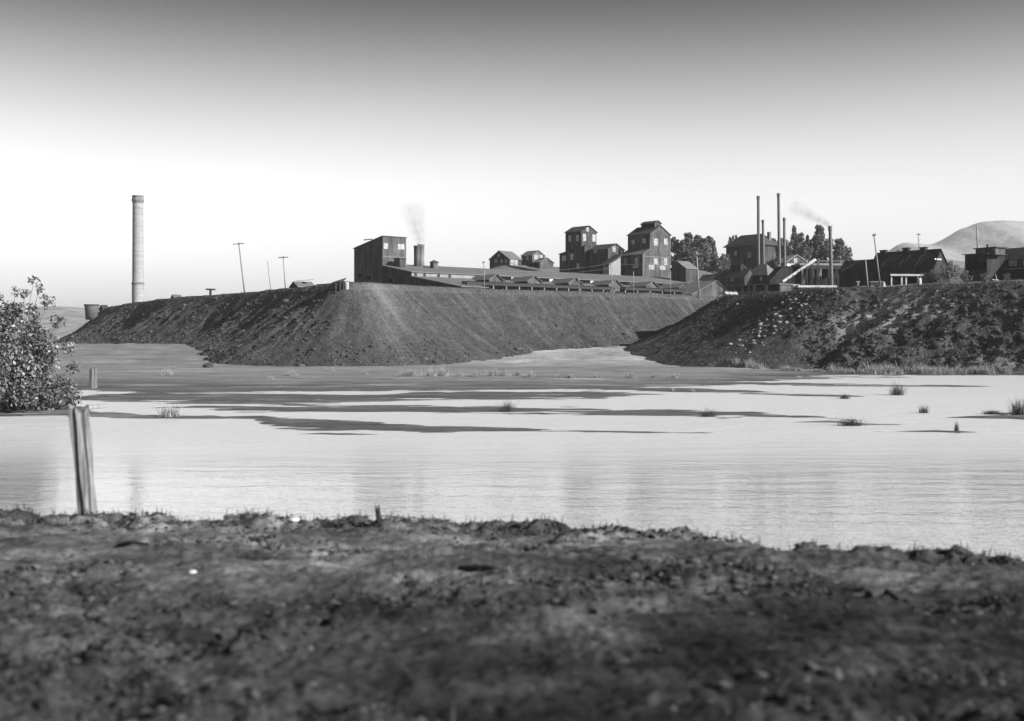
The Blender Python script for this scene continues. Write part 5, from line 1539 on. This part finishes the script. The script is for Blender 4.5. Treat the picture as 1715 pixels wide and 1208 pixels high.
pole("thin bare pole standing between the two crossarm poles on the left heap", 454, 485, 448, 437, 350, 1.4)
b_ = P(352.5, 493, 336)
t = thing("bumper_post", "low T-shaped timber post on the crest between chimney and leaning pole", "post", (b_.x, 336, b_.z - .8))
MB().box(-.28, .28, -.28, .28, 0, 2.0).build("post", M['timber_dark'], t)
MB().beam((-1.3, 0, 2.2), (1.35, 0, 2.12), .7, .42).build("crossbeam", M['timber_dark'], t)
pole("slim pale pole in front of the first gabled wing of the furnace building", 811, 483, 811, 452, 291, 1.6)
pole("slim pale pole by the long trestle in front of the left tower", 970, 487, 969, 464, 303, 1.6)
pole("pale pole at the gap between the two rail trestles", 1026, 492, 1023, 440, 311, 1.9)
pole("slim pole before the tallest tower, on the shorter trestle", 1061, 491, 1061, 455, 316, 1.6)
pole("short slim pole right of the tallest tower, on the shorter trestle", 1123, 492, 1123, 462, 326, 1.5)
pole("stout pale pole rising in front of the small gable shed", 1171, 496, 1166.5, 421, 336, 2.8, [(0, 1161, 428, 1172, 428)])
pole("leaning grey pole before the black shed, left of the crosstopped pole", 1454.5, 482, 1449.5, 436, 240, 3.0)
pole("tall leaning pole with small crossarm at its tip rising before the black shed", 1475, 474, 1463.5, 392.5, 243, 2.6, [(0, 1460.5, 395, 1466.5, 394)])
pole("faint thin pole with crossarm showing above the ridge of the black shed", 1540, 425, 1538, 391.5, 330, 1.7, [(0, 1535, 393, 1541, 393)])
pole("tall bare pole against the mountain above the right-hand annex", 1638, 425, 1635.5, 377, 300, 2.6)
pole("tiny faint pole far left of the gable house above the long roof", 811.5, 450, 809.5, 438, 440, 1.4, [(0, 807, 440, 812.5, 439.5)])
pole("thin pole topped by a dark knob above the left roof of the black shed", 1504, 430, 1504, 416, 330, 1.4, [(0, 1501.5, 419.5, 1506.5, 419.5)])

# -- shrubs on the right crest
def shrub(label, px, py, hpx, wpx, D, seed, n=1500):
    X_ = (px - CX) / F * D
    zb = EYE + (HOR - py) / F * D - .3; h = hpx / F * D + .3; w = wpx / F * D / 2
    t = thing("shrub", label, "shrub", (X_, D, zb), 0, "shrubs along the right crest")
    rnd = random.Random(seed); m = MB(); cs, rs = [], []
    for i in range(9):
        a = rnd.uniform(0, 6.28); l = rnd.uniform(.1, .9) * w
        top = Vector((math.cos(a) * l, math.sin(a) * l * .6, h * rnd.uniform(.55, .98) * (1.05 - .4 * l / w)))
        e = limbs(m, (math.cos(a) * l * .3, 0, 0), top, .05, 5, w * .4, rnd, .3)
        for q in e + [top, top * .6]: cs.append(q); rs.append(rnd.uniform(.15, .3) * min(w, h))
    m.build("stem", M['bark'], t)
    leaf_cloud("foliage", np.array([tuple(x) for x in cs]), np.array(rs), n, .13, M['leaf_shrub'], t, seed)
shrub("large feathery shrub on the crest covering the right end of the black shed", 1585, 474, 38, 58, 236, 1, 3600)
shrub("low shrub in front of the grey gable end, left part of the big thicket", 1556, 475, 24, 34, 238, 2, 1600)
shrub("round shrub at the right end of the big thicket, under the black annex", 1616, 473, 22, 30, 232, 3, 1400)
shrub("pointed pale shrub on the crest below the annex wall", 1650, 471, 18, 18, 228, 4, 800)
shrub("small pointed shrub on the crest below the white-framed window", 1686, 471, 16, 18, 224, 5, 800)
X_ = P(1668, 470, 226)
t = thing("bleached_branch", "bleached white forked branch stuck on the crest between two pointed shrubs", "branch", (X_.x, 226, X_.z - .2))
m = MB(); m.tube((-.7, 0, .35), (.55, 0, .25), .1, .08, 7); m.tube((.2, 0, .2), (-.05, .1, 1.35), .09, .05, 7); m.build("wood", M['white'], t)

# ------------------------------------------------------------------ smoke
def smoke(p0, p1, r0, r1, dens, bend):
    """a drifting plume: closed lumpy cone of thin smoke, densest along its axis and fading out at its end and edges"""
    p0, p1 = Vector(p0), Vector(p1)
    ax = p1 - p0; L_ = ax.length
    rot = ax.to_track_quat('Z', 'Y').to_euler()
    prof = [(0.001, -.05)] + [((r0 + (r1 - r0) * (k / 9)) * 1.3 + .05 + abs(bend), L_ * k / 9) for k in range(10)] + [(0.001, L_ + .1)]
    m, nt, b = new_mat("smoke_volume")
    nt.nodes.remove(b)
    v = nt.nodes.new("ShaderNodeVolumePrincipled")
    v.inputs['Color'].default_value = g3(0.12)
    co = nt.nodes.new("ShaderNodeTexCoord").outputs['Object']
    sp = nt.nodes.new("ShaderNodeSeparateXYZ"); nt.links.new(co, sp.inputs[0])
    t = math_node(nt, 'DIVIDE', sp.outputs[2], L_)
    wob = math_node(nt, 'MULTIPLY', math_node(nt, 'SINE', math_node(nt, 'MULTIPLY', t, 7.0), 0.0), bend)
    x = math_node(nt, 'ADD', sp.outputs[0], wob)
    rad = math_node(nt, 'SQRT', math_node(nt, 'ADD', math_node(nt, 'MULTIPLY', x, x), math_node(nt, 'MULTIPLY', sp.outputs[1], sp.outputs[1])), 0.0)
    r = math_node(nt, 'ADD', math_node(nt, 'MULTIPLY', t, r1 - r0), r0)
    q = math_node(nt, 'DIVIDE', rad, r)
    fall = math_node(nt, 'POWER', math_node(nt, 'MAXIMUM', math_node(nt, 'SUBTRACT', 1.0, math_node(nt, 'MULTIPLY', q, q)), 0.0), 1.4)
    end = math_node(nt, 'POWER', math_node(nt, 'MAXIMUM', math_node(nt, 'SUBTRACT', 1.0, t), 0.0), 0.6)
    dil = math_node(nt, 'DIVIDE', r0, r)
    nn = tex_noise(nt, 0.55, 4, 0.65, vec=co)
    dd = ramp(nt, nn, [(0.38, 0.05), (0.66, 1.0)])
    d = math_node(nt, 'MULTIPLY', math_node(nt, 'MULTIPLY', fall, end), math_node(nt, 'MULTIPLY', dd, math_node(nt, 'MULTIPLY', math_node(nt, 'POWER', dil, 0.8), dens)))
    nt.links.new(d, v.inputs['Density'])
    nt.links.new(v.outputs[0], [z for z in nt.nodes if z.type == 'OUTPUT_MATERIAL'][0].inputs['Volume'])
    mb = MB(); mb.lathe(prof, 20)
    o = mb.build("smoke", m)
    o.location = p0; o.rotation_euler = rot
    return tag(o, kind="stuff")
smoke(P(704, 409, Y_), P(688, 338, Y_), 1.4, 5.4, 0.40, 0.8)
smoke(P(1390.5, 379, 262), P(1322, 342, 270), 0.8, 2.4, 0.75, 0.45)

# ------------------------------------------------------------------ the air
m, nt, b = new_mat("haze_air")
nt.nodes.remove(b)
v = nt.nodes.new("ShaderNodeVolumePrincipled")
v.inputs['Color'].default_value = g3(0.9); v.inputs['Density'].default_value = HAZE
nt.links.new(v.outputs[0], [x for x in nt.nodes if x.type == 'OUTPUT_MATERIAL'][0].inputs['Volume'])
o = MB().box(-6900, 6900, -500, 7400, -6, 425).build("haze", m)
tag(o, kind="stuff")
